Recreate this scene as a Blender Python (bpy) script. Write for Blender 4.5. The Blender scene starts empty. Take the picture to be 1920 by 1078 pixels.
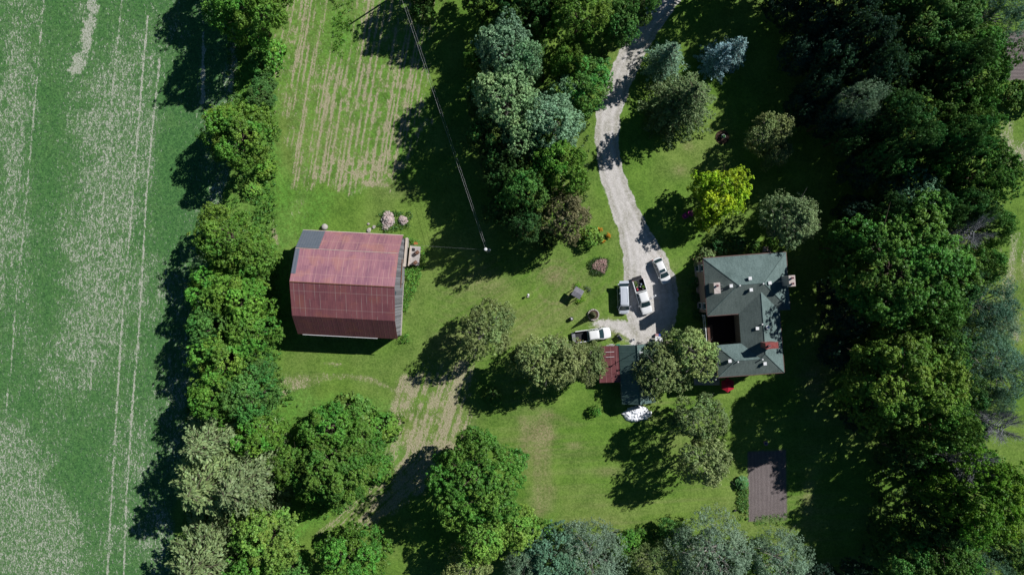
import bpy, math, random
import numpy as np
from mathutils import Vector, Matrix, Euler

PI = math.pi
R = math.radians
S = 0.0875            # metres on the ground per photo pixel
H = 118.0             # camera height
C = bpy.context.scene.collection
rng = np.random.default_rng(11)
random.seed(11)

def P(px, py, z=0.0):                 # real place of a point known to be z metres above ground
    k = (H - z) / H * S
    return Vector(((px - 960) * k, (539 - py) * k, z))

# ------------------------------------------------------------------ materials
def nodes(name):
    m = bpy.data.materials.new(name); m.use_nodes = True
    nt = m.node_tree; nt.nodes.clear()
    return m, nt

class NT:
    def __init__(s, nt): s.nt = nt
    def n(s, t, **kw):
        o = s.nt.nodes.new(t)
        for k, v in kw.items(): setattr(o, k, v)
        return o
    def link(s, a, b): s.nt.links.new(a, b)
    def setin(s, node, key, v):
        if hasattr(v, 'is_output'): s.link(v, node.inputs[key])
        elif isinstance(v, (tuple, list)):
            v = tuple(v)
            if len(v) == 3 and node.inputs[key].type == 'RGBA': v = v + (1,)
            node.inputs[key].default_value = v
        else: node.inputs[key].default_value = v
    def math(s, op, a, b=0.0, c=None, clamp=False):
        o = s.n('ShaderNodeMath', operation=op, use_clamp=clamp)
        s.setin(o, 0, a); s.setin(o, 1, b)
        if c is not None: s.setin(o, 2, c)
        return o.outputs[0]
    def mix(s, f, a, b, mode='MIX'):
        o = s.n('ShaderNodeMix', data_type='RGBA', blend_type=mode)
        s.setin(o, 0, f)
        s.setin(o, 6, tuple(a) + (1,) if isinstance(a, tuple) and len(a) == 3 else a)
        s.setin(o, 7, tuple(b) + (1,) if isinstance(b, tuple) and len(b) == 3 else b)
        return o.outputs[2]
    def noise(s, vec, scale, detail=3, rough=0.55, dist=0.0):
        o = s.n('ShaderNodeTexNoise')
        if vec is not None: s.link(vec, o.inputs['Vector'])
        o.inputs['Scale'].default_value = scale; o.inputs['Detail'].default_value = detail
        o.inputs['Roughness'].default_value = rough; o.inputs['Distortion'].default_value = dist
        return o.outputs['Fac']
    def ramp(s, f, lo, hi):                                   # smooth 0..1 between lo and hi
        o = s.n('ShaderNodeMapRange', interpolation_type='SMOOTHSTEP')
        s.setin(o, 0, f); s.setin(o, 1, lo); s.setin(o, 2, hi)
        return o.outputs[0]
    def attr(s, name, out='Fac'):
        o = s.n('ShaderNodeAttribute', attribute_name=name)
        return o.outputs[out]
    def mapping(s, vec, scale=(1, 1, 1), rot=(0, 0, 0)):
        o = s.n('ShaderNodeMapping'); s.link(vec, o.inputs[0])
        o.inputs['Scale'].default_value = scale; o.inputs['Rotation'].default_value = rot
        return o.outputs[0]
    def coord(s): return s.n('ShaderNodeTexCoord').outputs['Object']
    def bsdf(s, color, rough=0.8, spec=0.3, metal=0.0, coat=0.0, bump=None, bstr=0.3, bdist=0.05):
        b = s.n('ShaderNodeBsdfPrincipled')
        s.setin(b, 'Base Color', color); s.setin(b, 'Roughness', rough)
        b.inputs['Specular IOR Level'].default_value = spec
        b.inputs['Metallic'].default_value = metal; b.inputs['Coat Weight'].default_value = coat
        if bump is not None:
            bn = s.n('ShaderNodeBump'); bn.inputs['Strength'].default_value = bstr
            bn.inputs['Distance'].default_value = bdist
            s.link(bump, bn.inputs['Height']); s.link(bn.outputs[0], b.inputs['Normal'])
        o = s.n('ShaderNodeOutputMaterial'); s.link(b.outputs[0], o.inputs[0])
        return b

def plain(name, col, rough=0.7, spec=0.3, metal=0.0, coat=0.0, var=0.25, scale=3.0, bump=0.15):
    m, nt = nodes(name); t = NT(nt); v = t.coord()
    n = t.noise(v, scale, 5)
    n2 = t.noise(v, scale * 7, 3)
    f = t.math('ADD', t.math('MULTIPLY', n, 0.65), t.math('MULTIPLY', n2, 0.35))
    lo = tuple(c * (1 - var) for c in col); hi = tuple(min(1, c * (1 + var)) for c in col)
    c = t.mix(t.ramp(f, .3, .7), lo, hi)
    t.bsdf(c, rough, spec, metal, coat, bump=n2 if bump else None, bstr=bump, bdist=0.02)
    return m

M = {}
def mats():
    M['bark'] = plain('bark', (.13, .105, .085), .95, .1, var=.4, scale=6)
    M['pale_bark'] = plain('pale_bark', (.36, .34, .32), .9, .1, var=.3, scale=6)
    M['dead_wood'] = plain('dead_wood', (.27, .28, .31), .9, .1, var=.3, scale=6)
    M['white_paint'] = plain('white_paint', (.80, .81, .83), .28, .5, coat=.6, var=.03, bump=0)
    M['silver_paint'] = plain('silver_paint', (.60, .64, .72), .3, .5, metal=.1, coat=.6, var=.04, bump=0)
    M['car_glass'] = plain('car_glass', (.02, .045, .055), .08, .7, var=.1, bump=0)
    M['tyre'] = plain('tyre', (.02, .02, .02), .9, .2)
    M['rim'] = plain('rim', (.45, .45, .47), .35, .5, metal=.8, var=.05, bump=0)
    M['black_plastic'] = plain('black_plastic', (.02, .021, .024), .6, .3)
    M['bed_liner'] = plain('bed_liner', (.035, .035, .04), .85, .2)
    M['grey_metal'] = plain('grey_metal', (.30, .31, .33), .45, .4, metal=.4)
    M['lamp_clear'] = plain('lamp_clear', (.6, .62, .65), .15, .6, var=.05, bump=0)
    M['lamp_red'] = plain('lamp_red', (.45, .02, .02), .2, .6, var=.05, bump=0)
    M['weathered_wood'] = plain('weathered_wood', (.25, .25, .26), .9, .15, var=.35, scale=2.2)
    M['deck_wood'] = plain('deck_wood', (.12, .062, .05), .85, .2, var=.25)
    M['dark_deck'] = plain('dark_deck', (.03, .018, .02), .9, .15)
    M['stone'] = plain('stone', (.42, .38, .36), .9, .2, var=.35, scale=4)
    M['pink_stone'] = plain('pink_stone', (.50, .40, .39), .9, .2, var=.4, scale=1.5)
    M['concrete'] = plain('concrete', (.42, .39, .38), .9, .2, var=.2)
    M['cream_brick'] = brick_mat('cream_brick', (.26, .175, .15), (.33, .24, .20), (.36, .33, .31))
    M['white_brick'] = brick_mat('white_brick', (.50, .43, .40), (.62, .55, .52), (.5, .48, .46))
    M['red_brick'] = brick_mat('red_brick', (.25, .05, .05), (.33, .08, .07), (.5, .45, .43))
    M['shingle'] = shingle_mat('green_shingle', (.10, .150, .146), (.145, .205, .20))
    M['shingle_dark'] = shingle_mat('shaded_shingle', (.095, .125, .118), (.13, .165, .155))  # darker copy for slopes turned from the sun, shade held in its colour
    M['grey_shingle'] = shingle_mat('grey_shingle', (.17, .17, .20), (.24, .24, .27))
    M['green_metal_roof'] = metal_roof_mat('green_metal_roof', (.072, .125, .118), (.09, .15, .142), (.10, .16, .15), .42)
    M['new_metal_roof'] = metal_roof_mat('new_metal_roof', (.105, .125, .165), (.12, .14, .18), (.15, .17, .2), .4)
    M['red_lean_roof'] = metal_roof_mat('red_lean_roof', (.15, .05, .055), (.19, .065, .07), (.22, .1, .1), .9)
    M['barn_roof_faded_skylit'] = barn_roof_mat('barn_roof_faded_skylit', (.23, .105, .15), (.36, .17, .20), (.48, .29, .26))  # fading plus the sky's pink sheen are put into this sun-side colour
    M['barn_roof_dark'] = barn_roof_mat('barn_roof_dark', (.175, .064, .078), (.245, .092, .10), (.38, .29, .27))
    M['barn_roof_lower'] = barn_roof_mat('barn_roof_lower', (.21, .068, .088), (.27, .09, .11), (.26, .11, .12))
    M['barn_board'] = board_mat('barn_board', (.13, .13, .145), (.29, .29, .32))
    M['white_trim'] = plain('white_trim', (.72, .73, .75), .5, .3, var=.08)
    M['beige_trim'] = plain('beige_trim', (.55, .47, .40), .7, .3, var=.15)
    M['tarp'] = plain('tarp', (.86, .88, .94), .55, .3, var=.06, scale=2)
    M['red_cloth'] = plain('red_cloth', (.48, .025, .05), .7, .2, var=.1)
    M['magenta_plastic'] = plain('magenta_plastic', (.42, .03, .26), .5, .4, var=.1)
    M['blue_plastic'] = plain('blue_plastic', (.02, .07, .30), .5, .4, var=.1)
    M['green_plastic'] = plain('green_plastic', (.02, .20, .13), .5, .4, var=.1)
    M['orange_plastic'] = plain('orange_plastic', (.55, .15, .06), .5, .4, var=.1)
    M['rust'] = plain('rust', (.18, .085, .05), .85, .2, var=.4)
    M['gutter_brown'] = plain('gutter_brown', (.15, .085, .075), .6, .3)
    M['rope'] = plain('wire_metal', (.38, .38, .41), .4, .5, var=.1, bump=0)
    M['terracotta'] = plain('terracotta', (.42, .24, .26), .8, .2)
    M['soil'] = plain('mulch', (.07, .045, .035), .95, .1, var=.4)
    M['pane'] = plain('window_pane', (.02, .05, .09), .08, .7, bump=0)
    M['leaf'] = leaf_mat()
    M['flower'] = flower_mat()
    M['ground'] = ground_mat()

def brick_mat(name, a, b, mort):
    m, nt = nodes(name); t = NT(nt); v = t.coord()
    # bricks read on vertical faces: run the texture on (x+y, z)
    sep = t.n('ShaderNodeSeparateXYZ'); t.link(v, sep.inputs[0])
    cmb = t.n('ShaderNodeCombineXYZ')
    t.link(t.math('ADD', sep.outputs[0], sep.outputs[1]), cmb.inputs[0]); t.link(sep.outputs[2], cmb.inputs[1])
    br = t.n('ShaderNodeTexBrick'); t.link(cmb.outputs[0], br.inputs['Vector'])
    br.inputs['Color1'].default_value = a + (1,); br.inputs['Color2'].default_value = b + (1,)
    br.inputs['Mortar'].default_value = mort + (1,)
    br.inputs['Scale'].default_value = 1; br.inputs['Brick Width'].default_value = .24
    br.inputs['Row Height'].default_value = .08; br.inputs['Mortar Size'].default_value = .008
    c = t.mix(t.math('MULTIPLY', t.noise(v, 2, 4), .5), br.outputs[0], tuple(x * .6 for x in a))
    t.bsdf(c, .9, .2, bump=t.noise(v, 25), bstr=.2)
    return m

def shingle_mat(name, a, b):
    m, nt = nodes(name); t = NT(nt); v = t.coord()
    sep = t.n('ShaderNodeSeparateXYZ'); t.link(v, sep.inputs[0])
    n = t.noise(v, 5.5, 5, .7); big = t.noise(v, .5, 4)
    streak = t.noise(t.mapping(v, (3, .5, .5)), 1.6, 4)
    course = t.math('FRACT', t.math('MULTIPLY', sep.outputs[2], 14.0))
    f = t.math('ADD', t.math('MULTIPLY', n, .5), t.math('ADD', t.math('MULTIPLY', big, .25), t.math('MULTIPLY', streak, .25)))
    c = t.mix(t.ramp(f, .36, .64), tuple(x * .82 for x in a), tuple(min(1, x * 1.1) for x in b))
    c = t.mix(t.math('MULTIPLY', t.ramp(course, .8, 1.0), .25), c, tuple(x * .5 for x in a))
    t.bsdf(c, .85, .25, bump=t.math('ADD', n, t.math('MULTIPLY', course, .6)), bstr=.35, bdist=.03)
    return m

def metal_roof_mat(name, a, b, seam, pitch):
    m, nt = nodes(name); t = NT(nt); v = t.coord()
    sep = t.n('ShaderNodeSeparateXYZ'); t.link(v, sep.inputs[0])
    fr = t.math('FRACT', t.math('MULTIPLY', sep.outputs[0 if pitch != .42 else 1], 1 / pitch))
    line = t.math('SUBTRACT', 1.0, t.ramp(t.math('ABSOLUTE', t.math('SUBTRACT', fr, .5)), .02, .12))
    n = t.noise(v, 1.3, 5)
    c = t.mix(t.ramp(n, .35, .65), a, b)
    c = t.mix(t.math('MULTIPLY', line, .7), c, seam)
    t.bsdf(c, .55, .35, metal=.0, bump=line, bstr=.5, bdist=.04)
    return m

def barn_roof_mat(name, a, b, seam):
    m, nt = nodes(name); t = NT(nt); v = t.coord()
    sep = t.n('ShaderNodeSeparateXYZ'); t.link(v, sep.inputs[0])
    x = sep.outputs[0]; z = sep.outputs[2]
    y = t.math('ABSOLUTE', sep.outputs[1])
    # sheets 0.78 m wide: each gets its own fade, seams keep pale or rusty streaks
    cell = t.math('FLOOR', t.math('MULTIPLY', x, 1 / .78)); fr = t.math('FRACT', t.math('MULTIPLY', x, 1 / .78))
    row = t.math('FLOOR', t.math('MULTIPLY', y, 1 / 2.6)); fr2 = t.math('FRACT', t.math('MULTIPLY', y, 1 / 2.6))
    cv = t.n('ShaderNodeCombineXYZ'); t.link(cell, cv.inputs[0]); t.link(row, cv.inputs[1])
    wn = t.n('ShaderNodeTexWhiteNoise', noise_dimensions='3D'); t.link(cv.outputs[0], wn.inputs['Vector'])
    streak = t.noise(t.mapping(v, (4.0, .55, .55)), 1.1, 6, .65)
    blot = t.noise(v, .7, 5, .6)
    fine = t.noise(t.mapping(v, (9, 1.5, 1.5)), 1.5, 4, .7)
    f = t.math('ADD', t.math('MULTIPLY', wn.outputs[0], .16), t.math('ADD', t.math('MULTIPLY', streak, .38), t.math('ADD', t.math('MULTIPLY', blot, .28), t.math('MULTIPLY', fine, .2))))
    c = t.mix(t.ramp(f, .34, .62), a, b)
    rustc = tuple(min(1, u * w) for u, w in zip(b, (1.15, 1.15, .8)))
    c = t.mix(t.math('MULTIPLY', t.ramp(t.noise(v, .45, 4), .5, .66), .5), c, rustc)
    # dark and pale lines
    line = t.math('SUBTRACT', 1.0, t.ramp(t.math('ABSOLUTE', t.math('SUBTRACT', fr, .5)), .015, .085))
    vis = t.ramp(t.noise(t.mapping(v, (1.2, .35, .35)), 1.0, 2), .45, .62)
    c = t.mix(t.math('MULTIPLY', t.math('MULTIPLY', line, vis), .62), c, seam)
    lap = t.math('SUBTRACT', 1.0, t.ramp(t.math('ABSOLUTE', t.math('SUBTRACT', fr2, .5)), .006, .03))
    c = t.mix(t.math('MULTIPLY', lap, .35), c, seam)
    t.bsdf(c, .5, .4, bump=t.math('ADD', line, t.math('MULTIPLY', streak, .4)), bstr=.4, bdist=.03)
    return m

def board_mat(name, a, b):
    m, nt = nodes(name); t = NT(nt); v = t.coord()
    sep = t.n('ShaderNodeSeparateXYZ'); t.link(v, sep.inputs[0])
    s_ = t.math('ADD', sep.outputs[1], t.math('MULTIPLY', sep.outputs[0], 1.0))
    fr = t.math('FRACT', t.math('MULTIPLY', s_, 4.2)); cell = t.math('FLOOR', t.math('MULTIPLY', s_, 4.2))
    wn = t.n('ShaderNodeTexWhiteNoise', noise_dimensions='1D'); t.link(cell, wn.inputs['W'])
    n = t.noise(t.mapping(v, (3, 3, .4)), 3, 4)
    f = t.math('ADD', t.math('MULTIPLY', wn.outputs[0], .45), t.math('MULTIPLY', n, .55))
    c = t.mix(t.ramp(f, .2, .75), a, b)
    gap = t.math('LESS_THAN', fr, .1)
    c = t.mix(t.math('MULTIPLY', gap, .7), c, (.03, .03, .035))
    t.bsdf(c, .9, .15, bump=n, bstr=.3)
    return m

def leaf_mat():
    m, nt = nodes('leaf'); t = NT(nt)
    info = t.n('ShaderNodeObjectInfo')
    tint = t.attr('tint', 'Vector')
    sep = t.n('ShaderNodeSeparateXYZ'); t.link(tint, sep.inputs[0])
    hsv = t.n('ShaderNodeHueSaturation')
    t.link(info.outputs['Color'], hsv.inputs['Color'])
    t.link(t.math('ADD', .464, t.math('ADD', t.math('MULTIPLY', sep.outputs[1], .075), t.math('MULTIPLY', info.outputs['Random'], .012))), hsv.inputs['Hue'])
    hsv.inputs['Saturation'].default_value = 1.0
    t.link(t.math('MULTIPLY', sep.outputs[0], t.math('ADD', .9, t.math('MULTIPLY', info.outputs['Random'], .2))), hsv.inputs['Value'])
    d = t.n('ShaderNodeBsdfDiffuse'); t.link(hsv.outputs[0], d.inputs[0])
    tr = t.n('ShaderNodeBsdfTranslucent')
    t.link(t.mix(.35, hsv.outputs[0], (.12, .26, .04), 'MIX'), tr.inputs[0])
    g = t.n('ShaderNodeBsdfGlossy'); g.inputs['Roughness'].default_value = .5; g.inputs[0].default_value = (.9, .95, 1, 1)
    mx = t.n('ShaderNodeMixShader'); mx.inputs[0].default_value = .28; t.link(d.outputs[0], mx.inputs[1]); t.link(tr.outputs[0], mx.inputs[2])
    m2 = t.n('ShaderNodeMixShader'); m2.inputs[0].default_value = .018; t.link(mx.outputs[0], m2.inputs[1]); t.link(g.outputs[0], m2.inputs[2])
    o = t.n('ShaderNodeOutputMaterial'); t.link(m2.outputs[0], o.inputs[0])
    return m

def flower_mat():
    m, nt = nodes('flower'); t = NT(nt)
    info = t.n('ShaderNodeObjectInfo')
    sep = t.n('ShaderNodeSeparateXYZ'); t.link(t.attr('tint', 'Vector'), sep.inputs[0])
    c = t.mix(t.math('GREATER_THAN', sep.outputs[1], .62), info.outputs['Color'], (.10, .2, .03))
    d = t.n('ShaderNodeBsdfDiffuse'); t.link(c, d.inputs[0])
    o = t.n('ShaderNodeOutputMaterial'); t.link(d.outputs[0], o.inputs[0])
    return m

def ground_mat():
    m, nt = nodes('ground'); t = NT(nt); v = t.coord()
    A = {k: t.attr(k) for k in ('crop', 'straw', 'dry', 'lush', 'gravel', 'soil', 'pink', 'stripe')}
    fine = t.noise(v, 3.2, 5, .75)
    fine2 = t.noise(t.mapping(v, (1, 1, 1), (0, 0, 1.1)), 1.5, 5, .7)
    med = t.noise(v, .35, 4, .6)
    big = t.noise(v, .07, 3, .6)
    # lawn
    f = t.math('ADD', t.math('MULTIPLY', fine, .45), t.math('ADD', t.math('MULTIPLY', fine2, .3), t.math('MULTIPLY', med, .25)))
    lawn = t.mix(t.ramp(f, .34, .66), (.054, .122, .018), (.168, .305, .046))
    lawn = t.mix(t.ramp(big, .4, .65), lawn, t.mix(t.ramp(f, .34, .66), (.080, .145, .024), (.215, .330, .066)))
    lush = t.mix(t.ramp(f, .36, .64), (.045, .13, .02), (.165, .375, .055))
    base = t.mix(t.math('MULTIPLY', A['lush'], t.ramp(fine2, .3, .6)), lawn, lush)
    dryc = t.mix(t.ramp(f, .36, .64), (.16, .15, .065), (.34, .30, .17))
    base = t.mix(t.math('MULTIPLY', A['dry'], t.ramp(fine, .25, .6)), base, dryc)
    # soya crop
    cf = t.math('ADD', t.math('MULTIPLY', fine, .6), t.math('MULTIPLY', fine2, .4))
    crop = t.mix(t.ramp(cf, .36, .64), (.026, .086, .030), (.098, .245, .068))
    crop = t.mix(t.math('MULTIPLY', t.ramp(med, .45, .7), .45), crop, t.mix(t.ramp(cf, .36, .64), (.045, .115, .035), (.145, .285, .09)))
    dots = t.n('ShaderNodeTexVoronoi'); t.link(v, dots.inputs['Vector']); dots.inputs['Scale'].default_value = 1.7
    crop = t.mix(t.math('MULTIPLY', t.math('SUBTRACT', 1.0, t.ramp(dots.outputs['Distance'], .08, .22)), .55), crop, (.006, .03, .014))
    base = t.mix(A['crop'], base, crop)
    # straw and bare ground specks: short fibres
    s1 = t.noise(t.mapping(v, (1.9, .8, 1), (0, 0, -.45)), 1.5, 4, .62, .8)
    s2 = t.noise(t.mapping(v, (2.2, 1.1, 1), (0, 0, .5)), 3.3, 3, .6, .4)
    sn = t.math('ADD', t.math('MULTIPLY', s1, .55), t.math('MULTIPLY', s2, .45))
    base = t.mix(t.math('MULTIPLY', t.ramp(A['straw'], .12, .75), t.math('ADD', .24, t.math('MULTIPLY', A['pink'], .10))), base, t.mix(A['pink'], (.20, .27, .14), (.27, .25, .13)))
    thr = t.math('SUBTRACT', .70, t.math('MULTIPLY', A['straw'], .36))
    smask = t.ramp(t.math('SUBTRACT', sn, thr), -.055, .085)
    strawc = t.mix(t.ramp(s2, .35, .65), (.24, .27, .19), (.60, .59, .53))
    pinkc = t.mix(t.ramp(s2, .35, .65), (.27, .235, .155), (.54, .455, .345))
    strawc = t.mix(A['pink'], strawc, pinkc)
    base = t.mix(t.math('MULTIPLY', smask, t.math('SUBTRACT', .84, t.math('MULTIPLY', A['pink'], .10))), base, strawc)
    # gravel
    peb = t.noise(v, 7, 4, .8)
    grv = t.mix(t.ramp(t.math('ADD', t.math('MULTIPLY', peb, .5), t.math('MULTIPLY', fine2, .5)), .35, .65), (.48, .455, .44), (.70, .67, .655))
    grv = t.mix(t.math('MULTIPLY', t.math('MULTIPLY', A['stripe'], t.ramp(fine, .3, .6)), .75), grv, (.24, .235, .17))
    gm = t.ramp(t.math('ADD', A['gravel'], t.math('MULTIPLY', t.math('SUBTRACT', t.math('ADD', t.math('MULTIPLY', fine, .5), t.math('MULTIPLY', fine2, .5)), .5), 1.4)), .30, .62)
    base = t.mix(gm, base, grv)
    # tilled soil
    sl = t.mix(t.ramp(t.math('ADD', t.math('MULTIPLY', peb, .5), t.math('MULTIPLY', A['stripe'], .13)), .22, .52), (.14, .118, .118), (.265, .225, .225))
    base = t.mix(A['soil'], base, sl)
    h = t.math('ADD', t.math('MULTIPLY', fine, .6), t.math('MULTIPLY', peb, .4))
    t.bsdf(base, .95, .12, bump=h, bstr=.55, bdist=.22)
    return m

# ------------------------------------------------------------------ mesh helpers
class MB:
    def __init__(s): s.v = []; s.f = []
    def add(s, vs, fs):
        b = len(s.v); s.v += [tuple(x) for x in vs]; s.f += [tuple(b + i for i in f) for f in fs]; return s
    def box(s, c, d, rz=0, top=1.0):
        cx, cy, cz = c; a, b, h = d[0] / 2, d[1] / 2, d[2] / 2
        vs = []
        for z, k in ((-h, 1), (h, top)):
            for x, y in ((-a, -b), (a, -b), (a, b), (-a, b)):
                x *= k; y *= k
                vs.append((cx + x * math.cos(rz) - y * math.sin(rz), cy + x * math.sin(rz) + y * math.cos(rz), cz + z))
        return s.add(vs, [(3, 2, 1, 0), (4, 5, 6, 7), (0, 1, 5, 4), (1, 2, 6, 5), (2, 3, 7, 6), (3, 0, 4, 7)])
    def tube(s, pts, rad, n=8, cap=True):
        pts = [Vector(p) for p in pts]; b = len(s.v); N = len(pts)
        if not hasattr(rad, '__len__'): rad = [rad] * N
        for i, p in enumerate(pts):
            d = (pts[min(i + 1, N - 1)] - pts[max(i - 1, 0)]).normalized()
            a = d.orthogonal().normalized() if abs(d.z) < .9 else Vector((1, 0, 0))
            a = (a - d * a.dot(d)).normalized(); c = d.cross(a)
            for k in range(n):
                q = p + (a * math.cos(2 * PI * k / n) + c * math.sin(2 * PI * k / n)) * rad[i]
                s.v.append(tuple(q))
        for i in range(N - 1):
            for k in range(n):
                s.f.append((b + i * n + k, b + i * n + (k + 1) % n, b + (i + 1) * n + (k + 1) % n, b + (i + 1) * n + k))
        if cap:
            s.f.append(tuple(b + k for k in reversed(range(n)))); s.f.append(tuple(b + (N - 1) * n + k for k in range(n)))
        return s
    def lathe(s, c, prof, n=16):
        b = len(s.v)
        for r, z in prof:
            for k in range(n): s.v.append((c[0] + r * math.cos(2 * PI * k / n), c[1] + r * math.sin(2 * PI * k / n), c[2] + z))
        for i in range(len(prof) - 1):
            for k in range(n):
                s.f.append((b + i * n + k, b + i * n + (k + 1) % n, b + (i + 1) * n + (k + 1) % n, b + (i + 1) * n + k))
        s.f.append(tuple(b + k for k in reversed(range(n)))); s.f.append(tuple(b + (len(prof) - 1) * n + k for k in range(n)))
        return s
    def slab(s, pts, t):          # thick polygon
        n = len(pts); vs = [tuple(p) for p in pts] + [(p[0], p[1], p[2] - t) for p in pts]
        fs = [tuple(range(n)), tuple(reversed(range(n, 2 * n)))]
        fs += [(i, i + n, (i + 1) % n + n, (i + 1) % n) for i in range(n)]
        return s.add(vs, fs)
    def build(s, name, mat, parent=None, smooth=False, loc=None, rz=0):
        me = bpy.data.meshes.new(name); me.from_pydata(s.v, [], s.f); me.validate(); me.update()
        me.materials.append(mat)
        if smooth: me.polygons.foreach_set('use_smooth', [True] * len(me.polygons))
        return link(name, me, parent, loc, rz)

def link(name, me, parent=None, loc=None, rz=0):
    o = bpy.data.objects.new(name, me); C.objects.link(o)
    if parent: o.parent = parent
    if loc is not None: o.location = loc
    o.rotation_euler = (0, 0, rz)
    return o

def tag(o, label=None, cat=None, group=None, kind=None):
    if label: o['label'] = label
    if cat: o['category'] = cat
    if group: o['group'] = group
    if kind: o['kind'] = kind
    return o

def thing(name, label, cat, loc=(0, 0, 0), rz=0, group=None):
    return tag(link(name, None, None, loc, rz), label, cat, group)

def bevel(o, w=.03, seg=2):
    m = o.modifiers.new('b', 'BEVEL'); m.width = w; m.segments = seg; m.limit_method = 'ANGLE'
    return o

# ------------------------------------------------------------------ numpy noise and masks (photo-pixel units)
def vnoise(x, y, scale, seed=0):
    r = np.random.default_rng(seed).random((256, 256))
    x = np.asarray(x) / scale; y = np.asarray(y) / scale
    xi = np.floor(x).astype(int); yi = np.floor(y).astype(int); fx = x - xi; fy = y - yi
    fx = fx * fx * (3 - 2 * fx); fy = fy * fy * (3 - 2 * fy)
    g = lambda a, b: r[a % 256, b % 256]
    return (g(xi, yi) * (1 - fx) + g(xi + 1, yi) * fx) * (1 - fy) + (g(xi, yi + 1) * (1 - fx) + g(xi + 1, yi + 1) * fx) * fy
def fbm(x, y, scale, seed=0, n=3):
    return sum(vnoise(x, y, scale / 2 ** i, seed + i) * .5 ** i for i in range(n)) / sum(.5 ** i for i in range(n))
def segdist(x, y, poly, closed=False):
    d = np.full(np.shape(x), 1e9); t_along = np.zeros(np.shape(x)); pts = list(poly) + ([poly[0]] if closed else [])
    for (ax, ay), (bx, by) in zip(pts[:-1], pts[1:]):
        vx, vy = bx - ax, by - ay; L = vx * vx + vy * vy + 1e-9
        t = np.clip(((x - ax) * vx + (y - ay) * vy) / L, 0, 1)
        d = np.minimum(d, np.hypot(x - ax - t * vx, y - ay - t * vy))
    return d
def inpoly(x, y, poly):
    r = np.zeros(np.shape(x), bool); n = len(poly)
    for i in range(n):
        ax, ay = poly[i]; bx, by = poly[(i + 1) % n]
        if ay == by: continue
        c = ((ay > y) != (by > y)) & (x < (bx - ax) * (y - ay) / (by - ay) + ax)
        r ^= c
    return r
def sdf(x, y, poly): return np.where(inpoly(x, y, poly), 1, -1) * segdist(x, y, poly, True)
def sstep(a, b, v): t = np.clip((v - a) / (b - a), 0, 1); return t * t * (3 - 2 * t)
def blob(x, y, cx, cy, rx, ry, a=1.0, rot=0.0):
    c, s_ = math.cos(R(rot)), math.sin(R(rot)); dx, dy = x - cx, y - cy
    u = (dx * c + dy * s_) / rx; w = (-dx * s_ + dy * c) / ry
    return a * np.exp(-(u * u + w * w))

CROP = [(-3000, -3000), (450, -3000), (446, 0), (440, 130), (436, 250), (430, 345), (402, 410), (385, 540), (378, 690), (362, 800), (335, 940), (318, 1078), (300, 3000), (-3000, 3000)]
HAY = [(522, -900), (838, -900), (812, 90), (806, 170), (808, 235), (735, 350), (650, 358), (585, 358), (545, 350), (528, 250), (516, 120)]
DRIVE = [(1266, -20, 20), (1240, 12, 21), (1215, 50, 21), (1186, 100, 22), (1158, 160, 22), (1140, 215, 22), (1137, 265, 22), (1146, 320, 21), (1162, 370, 22), (1183, 420, 25), (1200, 465, 32), (1212, 500, 42), (1218, 530, 48), (1222, 570, 50), (1222, 596, 44), (1208, 612, 26), (1204, 645, 8)]
PLOT = [(1402, 846), (1473, 843), (1476, 975), (1440, 980), (1404, 977)]
PLOT2 = [(1884, 60), (2100, 50), (2100, 148), (1886, 152)]
TRACKS = [([(277, 30), (262, 200), (247, 400), (230, 580), (215, 830), (201, 1078)], 1.8, 1), ([(300, 108), (286, 240), (274, 370), (262, 600), (250, 740), (237, 930), (232, 1078)], 1.6, 1),
          ([(231, -20), (215, 130), (200, 300), (186, 470), (176, 600), (170, 730)], 1.5, .85), ([(84, -20), (70, 140), (60, 250), (47, 400), (30, 560), (20, 700)], 1.4, .8),
          ([(44, -20), (30, 180), (18, 350), (8, 430), (0, 560)], 1.4, .65), ([(15, 730), (6, 850), (-2, 960)], 1.5, .7), ([(130, 500), (116, 640), (112, 700)], 1.2, .5)]

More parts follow.
